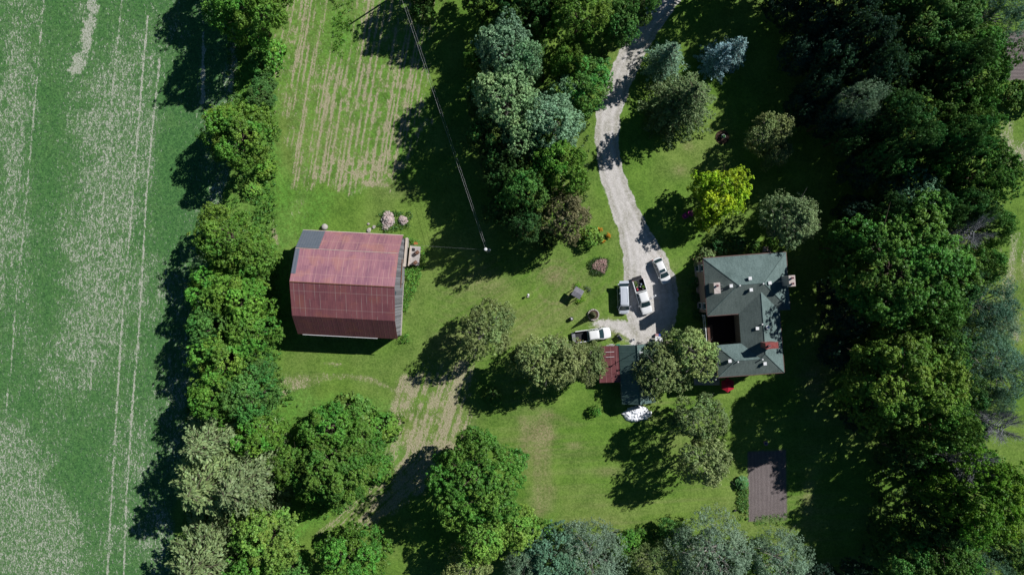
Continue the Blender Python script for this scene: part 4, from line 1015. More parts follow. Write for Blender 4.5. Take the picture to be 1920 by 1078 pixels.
# ------------------------------------------------------------------ house
def house():
    rz = R(4.3); c = (414.3 * S, 5.95 * S, 0)
    t = thing('farmhouse', 'two storey brick farmhouse with hipped green shingle roof and rear wing', 'house', c, rz)
    e, sl = 6.9, .47; a, b = 6.4, 4.45
    def roof(name, faces, V, mats, par=t):
        outs = []
        for i, f in enumerate(faces):
            m = MB(); pts = [V[k] for k in f]; q = [Vector(p) for p in pts]
            if (q[1] - q[0]).cross(q[2] - q[0]).z < 0: pts = pts[::-1]
            m.slab(pts, .14); outs.append(m.build(name, mats[i], par))
        return outs
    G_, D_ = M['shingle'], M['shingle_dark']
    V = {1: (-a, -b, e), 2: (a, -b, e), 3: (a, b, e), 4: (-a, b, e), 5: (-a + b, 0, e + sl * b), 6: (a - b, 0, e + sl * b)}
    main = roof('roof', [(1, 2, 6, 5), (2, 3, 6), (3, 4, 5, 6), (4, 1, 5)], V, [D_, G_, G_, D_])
    W = {1: (-5.45, -14.0, e), 2: (4.75, -14.0, e), 3: (4.75, -1.2, e), 4: (-1.55, -9.05, e), 5: (-5.45, -9.05, e), 6: (-1.55, -1.2, e)}
    hw = 2.475; W['a'] = (-5.45 + hw, -11.525, e + sl * hw); W['b'] = (-1.55 + hw, -11.525, e + sl * hw)
    W['c'] = (1.6, -14 + 3.15, e + sl * 3.15); W['d'] = (1.6, -1.25, e + sl * 3.15)
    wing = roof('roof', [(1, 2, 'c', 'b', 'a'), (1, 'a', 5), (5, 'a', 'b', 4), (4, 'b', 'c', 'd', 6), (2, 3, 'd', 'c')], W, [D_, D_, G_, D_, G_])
    for r_, l in zip(main, ('lower slope of the main roof', 'right slope of the main roof', 'upper slope of the main roof', 'left slope of the main roof')): r_['label'] = l
    for r_, l in zip(wing, ('lowest slope of the rear wing', 'left hip of the rear wing', 'upper slope of the rear block', 'left slope of the rear wing', 'right slope of the rear wing')): r_['label'] = l
    # hips and ridges
    m = MB()
    for p, q in ((V[1], V[5]), (V[2], V[6]), (V[3], V[6]), (V[4], V[5]), (V[5], V[6]), (W[1], W['a']), (W[5], W['a']), (W['a'], W['b']), (W['b'], W['c']), (W[2], W['c']), (W['c'], (1.6, -1.6, W['d'][2]))):
        m.tube([(p[0], p[1], p[2] + .0), (q[0], q[1], q[2] + .0)], .07, 5)
    m.build('ridge_cap', M['shingle'], t)
    # gutters
    m = MB()
    def gut(p, q, off):
        m.tube([(p[0] + off[0], p[1] + off[1], e - .1), (q[0] + off[0], q[1] + off[1], e - .1)], .075, 6)
    gut(V[1], (-1.6, -b, e), (0, -.06)); gut(V[3], V[4], (0, .06)); gut(V[4], V[1], (-.06, 0)); gut(V[2], V[3], (.06, 0)); gut(W[1], W[2], (0, -.06)); gut(W[2], (4.75, -b, e), (.06, 0)); gut(W[1], W[5], (-.06, 0))
    m.build('gutter', M['gutter_brown'], t)
    # walls
    def wall(x0, y0, x1, y1, z1, mat, h0=0, nm='wall'):
        m = MB(); m.box(((x0 + x1) / 2, (y0 + y1) / 2, (z1 + h0) / 2), (x1 - x0, y1 - y0, z1 - h0)); return m.build(nm, mat, t)
    main_w = wall(-a + .32, -b + .4, a - .4, b - .4, e - .05, M['cream_brick'])
    wall(-1.15, -13.6, 4.35, -b + .39, e - .06, M['cream_brick'])
    rear = wall(-5.05, -13.598, -1.16, -9.45, e - .06, M['cream_brick'])
    for s_ in (-1, 1):
        m = MB(); m.box((s_ * (a - .36), 0, .5), (.12, 2 * b - .7, 1.0)); m.build('foundation', M['stone'], t)
    # windows of the left wall
    xw = -a + .32
    for y in (-3.0, 3.0):
        for z in (4.9, 1.9):
            m = MB(); m.box((xw - .02, y, z), (.1, 1.05, 1.7)); w = m.build('window', M['white_trim'], t)
            m = MB(); m.box((xw - .085, y, z), (.03, .8, 1.4)); m.build('pane', M['pane'], w)
            m = MB(); m.box((xw - .14, y, z - .92), (.2, 1.25, .12)); m.build('sill', M['stone'], w)
    for x in (-4, 0, 4):
        for z in (4.9, 1.9):
            m = MB(); m.box((x, b - .38, z), (1.05, .1, 1.7)); w = m.build('window', M['white_trim'], t)
            m = MB(); m.box((x, b - .31, z), (.8, .03, 1.4)); m.build('pane', M['pane'], w)
    # chimneys
    def chimney(x, y, dx, dy, z0, z1, mat, lab, pots=(), cap='white_brick'):
        m = MB(); m.box((x, y, (z0 + z1) / 2), (dx, dy, z1 - z0)); ch = m.build('chimney', M[mat], t); ch['label'] = lab; bevel(ch, .02)
        m = MB(); m.box((x, y, z1 + .05), (dx + .16, dy + .16, .14)); m.build('chimney_cap', M[cap], ch)
        for px_, py_ in pots:
            m = MB(); m.lathe((x + px_, y + py_, z1 + .12), [(.17, 0), (.15, .35), (.18, .4), (.13, .4), (.12, .1)], 10); m.build('chimney_pot', M['terracotta'], ch)
        return ch
    ch = chimney(-5.5, -.2, .8, 1.5, 4, 10.0, 'white_brick', 'pale brick chimney with metal braces on the left slope', ((0, .35),))
    m = MB(); m.tube([(-5.1, .3, 9.9), (-4.0, .1, 7.9)], .035, 5); m.tube([(-5.1, -.7, 9.9), (-4.0, -.5, 7.9)], .035, 5); m.build('brace', M['grey_metal'], ch)
    m = MB(); m.box((-6.0, -.2, 5.5), (.10, 1.5, 3.0)); m.build('flashing', M['blue_plastic'] if False else M['grey_metal'], ch)
    ch = chimney(5.6, .05, .8, 1.5, 5, 10.5, 'white_brick', 'pale brick chimney with two round pots at the right eave', ((0, .42), (0, -.42)))
    m = MB(); m.tube([(5.3, .2, 10.2), (4.1, .0, 8.1)], .035, 5); m.build('brace', M['grey_metal'], ch)
    ch = chimney(1.9, -9.35, 1.75, .8, 6.5, 10.4, 'red_brick', 'red brick chimney with cream side on the rear wing', ((-.45, 0),), 'red_brick')
    # roof vents and pipes: seen position and the roof height there
    def vent(px, py, z, r_=.25):
        p = P(px, py, z); q = Matrix.Rotation(-rz, 3, 'Z') @ (p - Vector(c))
        m = MB(); m.box((q.x, q.y, z - .08), (2 * r_ * .8, 2 * r_ * .8, .3)); m.box((q.x, q.y, z + .12), (2 * r_, 2 * r_, .12)); bevel(m.build('roof_vent', M['white_trim'], t), .02)
    def pipe(px, py, z, r_=.09):
        p = P(px, py, z); q = Matrix.Rotation(-rz, 3, 'Z') @ (p - Vector(c))
        m = MB(); m.lathe((q.x, q.y, z - .5), [(r_, 0), (r_, .5), (r_ * 1.3, .52), (r_ * 1.3, .58), (r_ * .2, .6)], 10); m.build('vent_pipe', M['white_trim'], t)
    for x, y, z in ((1406, 522, 9.0), (1408, 543.5, 9.0), (1370.5, 536, 8.8), (1443, 530.5, 8.8), (1368, 676.5, 8.0), (1434, 681.5, 8.1), (1419.5, 615.5, 8.0)): vent(x, y, z)
    for x, y, z in ((1387.5, 535.5, 9.2), (1431.5, 532, 9.2), (1429.5, 608, 8.6), (1384, 678.5, 8.3), (1430, 674, 8.6)): pipe(x, y, z)
    pipe(1439.5, 613.5, 8.5, .24)
    # porch between the blocks: dark sunk deck, brown boards and railing
    m = MB(); m.box((-3.3, -6.75, 2.9), (4.2, 4.5, .2)); m.build('porch_roof', M['dark_deck'], t)
    m = MB(); m.box((-5.15, -7.6, 3.1), (.85, 3.0, .12)); m.build('porch_deck', M['deck_wood'], t)
    m = MB()
    for y in np.arange(-9.0, -4.4, .36): m.box((-5.85, y, 2.6), (.06, .06, 1.2))
    for z in (2.05, 3.2): m.box((-5.85, -6.75, z), (.09, 4.7, .08))
    for y in (-4.6, -6.8, -9.1): m.box((-5.85, y, 1.6), (.16, .16, 3.3))
    m.build('railing', M['white_trim'], t)
    m = MB(); m.box((-5.75, -12.6, 1.7), (.14, 3.9, .14)); m.tube([(-5.7, -14.4, 0), (-5.7, -14.4, 6.4)], .08, 8); m.tube([(-5.7, -14.3, 6.4), (-5.5, -13.9, 6.8)], .08, 8); m.build('downpipe', M['white_trim'], t)
    # paving beside the rear wing
    m = MB(); p = P(1325, 692); m.box((p.x, p.y, .03), (4.2, 5.2, .06)); tag(m.build('patio', M['concrete'], None, rz=0), kind='structure')
    # umbrella
    p = P(1365, 722, 2.3); u = thing('patio_umbrella', 'red hexagonal parasol below the lower wall of the house', 'umbrella', (p.x, p.y, 0))
    m = MB(); m.tube([(0, 0, 0), (0, 0, 2.75)], .03, 6); m.build('pole', M['grey_metal'], u)
    m = MB(); n = 6; Rr = 1.18
    rim = [(Rr * math.cos(2 * PI * k / n + .52), Rr * math.sin(2 * PI * k / n + .52), 2.15) for k in range(n)]
    mid = [(Rr * .97 * math.cos(2 * PI * (k + .5) / n + .52) * .86, Rr * .97 * math.sin(2 * PI * (k + .5) / n + .52) * .86, 2.17) for k in range(n)]
    vs = [(0, 0, 2.72)] + [x for k in range(n) for x in (rim[k], mid[k])]
    m.add(vs, [(0, 1 + i, 1 + (i + 1) % 12) for i in range(12)]); m.build('canopy', M['red_cloth'], u)
    m = MB()
    for k in range(n): m.tube([(0, 0, 2.68), tuple(Vector(rim[k]) - Vector((0, 0, .03)))], .015, 4)
    m.build('rib', M['grey_metal'], u)
    m = MB(); m.lathe((0, 0, 0), [(.3, 0), (.3, .06), (.06, .12), (.05, .3)], 14); m.build('base', M['concrete'], u)

# ------------------------------------------------------------------ garage with lean-to
def garage():
    rz = R(3.3); N = Vector((225.8 * S, -104 * S, 0)); Sx = Vector((231.8 * S, -211.6 * S, 0)); c = (N + Sx) / 2
    L = (N - Sx).length / 2; hw = 2.68
    t = thing('garage', 'long outbuilding with dark green ribbed gable roof below the parking place', 'garage', (c.x, c.y, 0), rz)
    for s_ in (-1, 1):
        pts = [(0.01 * s_, -L, 4.4), (.01 * s_, L, 4.4), (hw * s_, L, 2.85), (hw * s_, -L, 2.85)]
        if s_ > 0: pts = pts[::-1]
        m = MB(); m.slab(pts, .1); o = m.build('roof', M['green_metal_roof'], t); o['label'] = 'left roof slope' if s_ < 0 else 'right roof slope'
    m = MB(); m.tube([(0, -L, 4.42), (0, L, 4.42)], .09, 6); m.build('ridge_cap', M['green_metal_roof'], t)
    prof = [(-hw + .25, 0), (hw - .25, 0), (hw - .25, 2.86), (0, 4.25), (-hw + .25, 2.86)]
    m = MB(); n = 5; vs = [(x, -L + .3, z) for x, z in prof] + [(x, L - .3, z) for x, z in prof]
    m.add(vs, [tuple(range(n)), tuple(reversed(range(n, 2 * n)))] + [((i + 1) % n, i, i + n, (i + 1) % n + n) for i in range(n)]); m.build('wall', M['barn_board'], t)
    m = MB(); m.box((-.9, L - .27, 1.2), (2.3, .08, 2.3)); d = m.build('door', M['white_trim'], t)
    m = MB(); m.box((0, L - .2, 1.1), (.06, .06, .3)); m.build('handle', M['grey_metal'], d)
    # pole with small vane on the ridge casting a long shadow
    m = MB(); m.tube([(.1, L - .9, 4.3), (.1, L - .9, 7.0)], .045, 6); m.box((.1, L - .9, 7.0), (.5, .1, .28)); m.tube([(.1, L - .55, 6.2), (.1, L - 1.25, 6.2)], .03, 5); m.build('antenna', M['white_trim'], t)
    # lean-to
    a = Vector(P(1149.5, 683.5, 2.5)) - Vector(c); a.z = 0; q = Matrix.Rotation(-rz, 3, 'Z') @ a
    x1 = -hw + .1; x0 = x1 - 3.45; y1 = L - .05; y0 = y1 - 5.85
    m = MB(); m.slab([(x0, y0, 2.15), (x1, y0, 2.8), (x1, y1, 2.8), (x0 + .55, y1, 2.15)], .08); r_ = m.build('lean_to_roof', M['red_lean_roof'], t); r_['label'] = 'dark red metal roof of the lean-to'
    m = MB()
    for y in (y1 - .95, y1 - 1.75): m.box(((x0 + x1) / 2 + .6, y, 2.62), (2.2, .05, .03))
    m.box((x1 - .02, (y0 + y1) / 2 + 1.6, 2.84), (.07, 2.4, .05)); m.build('seam_strip', M['white_trim'], r_)
    m = MB(); m.box(((x0 + x1) / 2 + .2, (y0 + y1) / 2, 1.05), (3.0, 5.5, 2.1)); m.build('lean_to_wall', M['weathered_wood'], t)
    # snow white crumpled tarp at the lower end
    p = P(1194, 777, .5); r = np.random.default_rng(8); n = 72
    g = np.linspace(-1, 1, n); X, Y = np.meshgrid(g, g)
    ang = np.arctan2(Y, X); rad = np.hypot(X, Y)
    sx = X * 2.15; sy = Y * 1.25
    k = np.clip(1.15 - rad ** 4, 0, 1)
    Z = k * (.25 + .75 * fbm(sx * 40 + 50, sy * 40 + 90, 46, 401, 4)) + .55 * k * np.abs(fbm(sx * 40 + 9, sy * 40 + 5, 17, 403, 3) - .5) + .02
    edge = 1 + .55 * (fbm(np.cos(ang) * 40 + 200, np.sin(ang) * 40 + 60, 16, 402, 4) - .5)
    f = np.where(rad > 1, 1 / np.maximum(rad, 1e-6), 1)
    v = np.stack([sx * f * edge, sy * f * edge, Z], -1).reshape(-1, 3); idx = np.arange(n * n).reshape(n, n)
    fc = np.stack([idx[:-1, :-1], idx[:-1, 1:], idx[1:, 1:], idx[1:, :-1]], -1).reshape(-1, 4)
    me = npmesh('tarpaulin', v, fc); me.materials.append(M['tarp'])
    tag(link('tarpaulin', me, None, (p.x, p.y, 0), R(3)), 'crumpled white tarpaulin over a heap at the lower end of the garage', 'tarp')

# ------------------------------------------------------------------ vehicles
def loft(m, st, zb=.26):
    """st: (x, half width, z top, z shoulder)"""
    rows = []
    for x, w, zt, zs in st:
        half = [(w * .90, zb), (w * .985, zb + .14), (w, (zb + zs) * .52), (w * .985, zs - .02), (w * .94, zs + (zt - zs) * .45), (w * .80, zt - .025), (w * .45, zt - .004), (0, zt)]
        rows.append([(x, -y, z) for y, z in half] + [(x, y, z) for y, z in reversed(half[:-1])])
    n = len(rows[0]); b = len(m.v)
    for r_ in rows: m.v += r_
    for i in range(len(rows) - 1):
        for k in range(n):
            m.f.append((b + i * n + k, b + (i + 1) * n + k, b + (i + 1) * n + (k + 1) % n, b + i * n + (k + 1) % n))
    m.f.append(tuple(b + k for k in range(n))); m.f.append(tuple(b + (len(rows) - 1) * n + k for k in reversed(range(n))))
    return m

def cabin(t, base, top, paint, W, names=True):
    """base/top: (x rear, x front, half width, z); glass panes with painted pillars and a roof skin"""
    xb0, xb1, wb, zb = base; xt0, xt1, wt, zt = top
    B = [(xb0, -wb, zb), (xb1, -wb, zb), (xb1, wb, zb), (xb0, wb, zb)]; T = [(xt0, -wt, zt), (xt1, -wt, zt), (xt1, wt, zt), (xt0, wt, zt)]
    def pane(nm, a, b_, c_, d, out, lab=None):
        m = MB(); N = 6; vs = []
        for j in range(3):
            for i in range(N + 1):
                u = i / N; v = j / 2
                p = Vector(a).lerp(Vector(b_), u).lerp(Vector(d).lerp(Vector(c_), u), v)
                p += Vector(out) * math.sin(PI * u) * .10
                vs.append(tuple(p))
        fs = [(j * (N + 1) + i, j * (N + 1) + i + 1, (j + 1) * (N + 1) + i + 1, (j + 1) * (N + 1) + i) for j in range(2) for i in range(N)]
        m.add(vs, fs); o = m.build(nm, M['car_glass'], t, True)
        if lab: o['label'] = lab
    pane('windshield', B[1], B[2], T[2], T[1], (1, 0, .05)); pane('rear_window', B[3], B[0], T[0], T[3], (-1, 0, .05))
    pane('side_window', B[0], B[1], T[1], T[0], (0, -.3, 0)); pane('side_window', B[2], B[3], T[3], T[2], (0, .3, 0))
    for i in range(4):
        m = MB(); m.tube([B[i], T[i]], .045, 6); m.build('pillar', M[paint], t)
    for f in (.36, .68):
        for s_ in (-1, 1):
            pb = Vector((xb0 + (xb1 - xb0) * f, s_ * (wb + .02), zb)); pt = Vector((xt0 + (xt1 - xt0) * f, s_ * (wt + .02), zt)); m = MB(); m.tube([pb, pt], .03, 5); m.build('pillar', M[paint], t)
    m = MB(); rows = 9; cols = 8; vs = []
    for i in range(rows):
        u = i / (rows - 1)
        for j in range(cols):
            v = j / (cols - 1) * 2 - 1
            x = xt0 - .05 + (xt1 - xt0 + .1) * u + (.08 * (1 - v * v) if u > .9 else (-.06 * (1 - v * v) if u < .1 else 0))
            vs.append((x, v * (wt + .03), zt + .02 + .055 * (1 - v * v) * (1 - (2 * u - 1) ** 4) - (.03 if abs(v) > .99 or u in (0, 1) else 0)))
    m.add(vs, [(i * cols + j, (i + 1) * cols + j, (i + 1) * cols + j + 1, i * cols + j + 1) for i in range(rows - 1) for j in range(cols - 1)])
    o = m.build('roof', M[paint], t, True); md = o.modifiers.new('s', 'SOLIDIFY'); md.thickness = .04; md.offset = -1
    return o

def wheels(t, xs, hw, r_=.33):
    for x in xs:
        for s_ in (-1, 1):
            y = s_ * (hw - .12)
            m = MB(); m.tube([(x, y - .11, r_), (x, y - .09, r_), (x, y + .09, r_), (x, y + .11, r_)], [r_ * .92, r_, r_, r_ * .92], 20); w = m.build('wheel', M['tyre'], t)
            m = MB(); m.tube([(x, y + s_ * .10, r_), (x, y + s_ * .122, r_)], r_ * .62, 14)
            for k in range(5):
                a = 2 * PI * k / 5; m.tube([(x, y + s_ * .125, r_), (x + math.cos(a) * r_ * .58, y + s_ * .125, r_ + math.sin(a) * r_ * .58)], .03, 4)
            m.build('rim', M['rim'], w)

def lamps(t, xf, xr, w, zf, zr, ang=.0):
    for s_ in (-1, 1):
        m = MB(); m.box((xf, s_ * (w - .22), zf), (.16, .30, .13), top=.8); bevel(m.build('headlight', M['lamp_clear'], t), .02)
        m = MB(); m.box((xr, s_ * (w - .09), zr), (.12, .14, .34)); bevel(m.build('taillight', M['lamp_red'], t), .02)

def mirrors(t, x, w, z, mat):
    for s_ in (-1, 1):
        m = MB(); m.box((x, s_ * (w + .10), z), (.12, .22, .15), top=.85); m.tube([(x, s_ * w * .93, z - .04), (x, s_ * (w + .05), z)], .025, 5); bevel(m.build('mirror', M[mat], t), .02)

def put(nm, label, rear, front, cat, group=None):
    a = P(*rear); b = P(*front); d = b - a
    return thing(nm, label, cat, tuple((a + b) / 2), math.atan2(d.y, d.x), group), d.length

def smooth_body(t, st, paint, zb=.26):
    m = loft(MB(), st, zb); o = m.build('body', M[paint], t, True)
    sd = o.modifiers.new('s', 'SUBSURF'); sd.levels = sd.render_levels = 1
    return o

def vehicles():
    # sedan
    t, L = put('sedan_car', 'white car with dark sunroof, parked alone at the upper end of the parking place', (1230.5, 488.5), (1247.5, 527), 'car')
    k = 4.55 / 4.6
    body = smooth_body(t, [(-2.28, .45, .80, .62), (-2.24, .66, .92, .72), (-2.1, .82, 1.0, .8), (-1.7, .89, 1.04, .86), (-.6, .91, .98, .86), (.7, .91, .95, .85), (1.2, .90, .95, .82), (1.75, .85, .86, .74), (2.08, .74, .76, .66), (2.22, .55, .68, .58), (2.26, .32, .62, .52)], 'white_paint', .24)
    o = cabin(t, (-1.95, 1.12, .80, .96), (-1.45, .35, .60, 1.43), 'white_paint', .9)
    m = MB(); m.box((.02, 0, 1.52), (.46, .84, .03)); m.build('sunroof', M['car_glass'], t)
    wheels(t, (-1.38, 1.36), .90); lamps(t, 2.05, -2.18, .80, .66, .84); mirrors(t, .85, .88, 1.0, 'white_paint')
    m = MB(); m.box((2.2, 0, .42), (.1, .9, .18)); m.build('grille', M['black_plastic'], t)
    # minivan with tailgate up
    t, L = put('minivan', 'silver minivan with raised tailgate, parked between the lawn and the loaded pickup', (1166.8, 536), (1168.5, 587.5), 'van')
    smooth_body(t, [(-2.35, .7, 1.0, .8), (-2.3, .90, 1.06, .9), (-1.6, .97, 1.10, .95), (0, .98, 1.08, .95), (1.0, .97, 1.08, .92), (1.45, .94, 1.02, .86), (1.95, .86, .92, .76), (2.25, .7, .80, .66), (2.38, .45, .7, .56)], 'silver_paint', .26)
    cabin(t, (-2.32, 1.62, .90, 1.04), (-2.2, .98, .70, 1.72), 'silver_paint', .97)
    m = MB()
    for y in (-.52, .52): m.tube([(-2.0, y, 1.80), (-1.9, y, 1.84), (.3, y, 1.84), (.4, y, 1.80)], .022, 5)
    for y in (-.26, -.08, .08, .26): m.tube([(-1.95, y, 1.79), (.4, y, 1.79)], .012, 4)
    m.build('roof_rack', M['silver_paint'], t)
    m = MB(); m.slab([(-3.05, -.74, 1.98), (-2.62, -.80, 1.96), (-2.62, .80, 1.96), (-3.05, .74, 1.98)], .07); tg = m.build('tailgate', M['silver_paint'], t); tg['label'] = 'raised tailgate'; bevel(tg, .03)
    m = MB(); m.slab([(-2.62, -.80, 1.96), (-2.2, -.74, 1.78), (-2.2, .74, 1.78), (-2.62, .80, 1.96)], .05); m.build('tailgate_window', M['car_glass'], tg)
    for y in (-.7, .7):
        m = MB(); m.tube([(-2.3, y, 1.1), (-2.6, y, 1.9)], .02, 5); m.build('strut', M['grey_metal'], tg)
    m = MB(); m.box((-2.5, 0, .55), (.2, 1.7, .22)); bevel(m.build('bumper', M['silver_paint'], t), .05)
    wheels(t, (-1.5, 1.45), .97, .34); lamps(t, 2.15, -2.38, .88, .80, 1.25); mirrors(t, 1.15, .96, 1.12, 'silver_paint')
    # pickups
    def pickup(label, rear, front, loaded):
        t, L = put('pickup_truck', label, rear, front, 'pickup truck', 'white pickup trucks')
        p = 'white_paint'
        smooth_body(t, [(-.98, .93, 1.12, 1.0), (-.9, .95, 1.14, 1.02), (0, .97, 1.12, 1.0), (.95, .97, 1.12, 1.0), (1.3, .965, 1.14, .98), (1.7, .95, 1.12, .95), (2.3, .92, 1.04, .88), (2.65, .85, .94, .78), (2.8, .66, .86, .68), (2.84, .42, .8, .6)], p, .42)
        cabin(t, (-.92, 1.55, .86, 1.12), (-.78, .72, .70, 1.80), p, .95)
        m = MB()
        for s_ in (-1, 1): m.box((-1.95, s_ * .90, .86), (2.0, .13, .74))
        m.box((-1.0, 0, .86), (.12, 1.75, .74)); bevel(m.build('bed', M[p], t), .03)
        m = MB(); m.box((-1.97, 0, .60), (1.9, 1.68, .06)); m.build('bed_floor', M['bed_liner'], t)
        m = MB()
        for s_ in (-1, 1): m.box((-1.97, s_ * .815, .9), (1.9, .03, .6))
        m.box((-1.08, 0, .9), (.03, 1.6, .6)); m.build('bed_liner', M['bed_liner'], t)
        m = MB(); m.box((-3.24, 0, .60), (.55, 1.6, .07)); g = m.build('tailgate', M['bed_liner' if loaded else 'grey_metal'], t); g['label'] = 'lowered tailgate'
        m = MB(); m.box((-2.98, 0, .48), (.16, 1.8, .2)); bevel(m.build('bumper', M['rim'], t), .03)
        m = MB(); m.box((2.82, 0, .7), (.08, 1.1, .24)); m.build('grille', M['black_plastic'], t)
        wheels(t, (-1.95, 1.85), .95, .39); lamps(t, 2.66, -2.94, .93, .86, .95); mirrors(t, 1.2, .95, 1.22, p if loaded else 'black_plastic')
        return t
    t = pickup('white pickup truck with a bed full of garden bags and one door open', (1194.5, 527), (1212.5, 587.5), True)
    m = MB(); q = Vector((.62, .98, 0)); d = Vector((-.30, .95, 0)).normalized() * 1.05
    m.add([tuple(q + Vector((0, 0, .5))), tuple(q + d + Vector((0, 0, .5))), tuple(q + d + Vector((0, 0, 1.12))), tuple(q + Vector((0, 0, 1.12)))], [(0, 1, 2, 3)])
    o = m.build('open_door', M['white_paint'], t); md = o.modifiers.new('s', 'SOLIDIFY'); md.thickness = .09
    m = MB(); m.tube([tuple(q + Vector((0, 0, 1.12))), tuple(q + d * .25 + Vector((0, 0, 1.72))), tuple(q + d * .9 + Vector((0, 0, 1.7))), tuple(q + d + Vector((0, 0, 1.12)))], .03, 5)
    m.build('window_frame', M['white_paint'], o)
    m = MB(); m.box(tuple(q + d * 1.02 + Vector((0, 0, 1.15))), (.22, .22, .16)); m.build('mirror', M['white_paint'], o)
    # load in the bed, each bag a thing of its own
    W = t.matrix_basis if False else Matrix.Translation(t.location) @ Matrix.Rotation(t.rotation_euler.z, 4, 'Z')
    for (x, y, z, dx, dy, dz, mat, nm, lab) in ((-1.45, -.5, .8, .55, .42, .35, 'magenta_red', 'bag', 'crimson bag behind the cab in the loaded pickup bed'), (-1.9, -.5, .8, .4, .4, .34, 'cream', 'bag', 'cream bag next to the crimson bag in the pickup bed'),
            (-1.35, .42, .78, .4, .45, .3, 'white', 'bag', 'white bag in the front corner of the loaded bed'), (-2.1, .35, .8, .55, .5, .3, 'greyblue', 'bag', 'blue grey bag in the middle of the loaded bed'), (-1.75, .1, .8, .3, .3, .3, 'whiteb', 'bag', 'small white bag in the centre of the loaded bed')):
        if nm + mat not in M:
            M[nm + mat] = plain(nm + mat, {'magenta_red': (.5, .02, .06), 'cream': (.62, .45, .36), 'white': (.7, .62, .6), 'greyblue': (.2, .24, .32), 'whiteb': (.7, .72, .74)}[mat], .7, .2)
        m = MB(); b = bpy.data.meshes.new(nm)
        m.box((0, 0, 0), (dx, dy, dz), 0, .75); o = m.build('garden_bag', M[nm + mat], None, True, W @ Vector((x, y, z)), t.rotation_euler.z + .2 * x)
        sd = o.modifiers.new('s', 'SUBSURF'); sd.levels = sd.render_levels = 2
        tag(o, lab, 'bag', 'bags in the pickup bed')
    for (x, y, r_, col, lab) in ((-2.6, -.55, .34, 'olive', 'potted plant hanging over the rear left corner of the loaded pickup'), (-1.62, .55, .26, 'lime', 'potted plant near the front of the loaded pickup bed'), (-2.2, -.5, .28, 'hedge', 'bushy potted plant beside the bags in the pickup bed')):
        pot = thing('potted_plant', lab, 'plant', W @ Vector((x, y, .64)), 0, 'potted plants in the pickup bed')
        m = MB(); m.lathe((0, 0, 0), [(.10, 0), (.14, .22), (.12, .22)], 10); m.build('pot', M['terracotta'], pot)
        rr = np.random.default_rng(int(-x * 100)); cc = rdir(120, rr) * np.array([r_, r_, r_ * .7]) * rr.random((120, 1)) ** .4 + np.array([0, 0, .42])
        me = leaf_mesh('foliage', cc, rdir(120, rr) + [0, 0, .6], .11 * (.6 + .8 * rr.random(120)), np.stack([.7 + .5 * rr.random(120), rr.random(120), np.zeros(120)], 1), .6, None, rr)
        o = link('foliage', me, pot); o.color = COL[col] + (1,)
    t2 = pickup('white pickup truck with an empty open bed beside the olive trees', (1081, 631), (1143, 622.5), False)
    W2 = Matrix.Translation(t2.location) @ Matrix.Rotation(t2.rotation_euler.z, 4, 'Z')
    m = MB(); m.box((0, 0, .12), (.5, .22, .22)); m.tube([(-.2, 0, .22), (-.15, 0, .34), (.15, 0, .34), (.2, 0, .22)], .02, 5)
    tag(m.build('toolbox', M['orange_plastic'], None, False, W2 @ Vector((-2.5, -.62, .63)), t2.rotation_euler.z + .1), 'orange red toolbox in the bed of the empty pickup', 'toolbox')

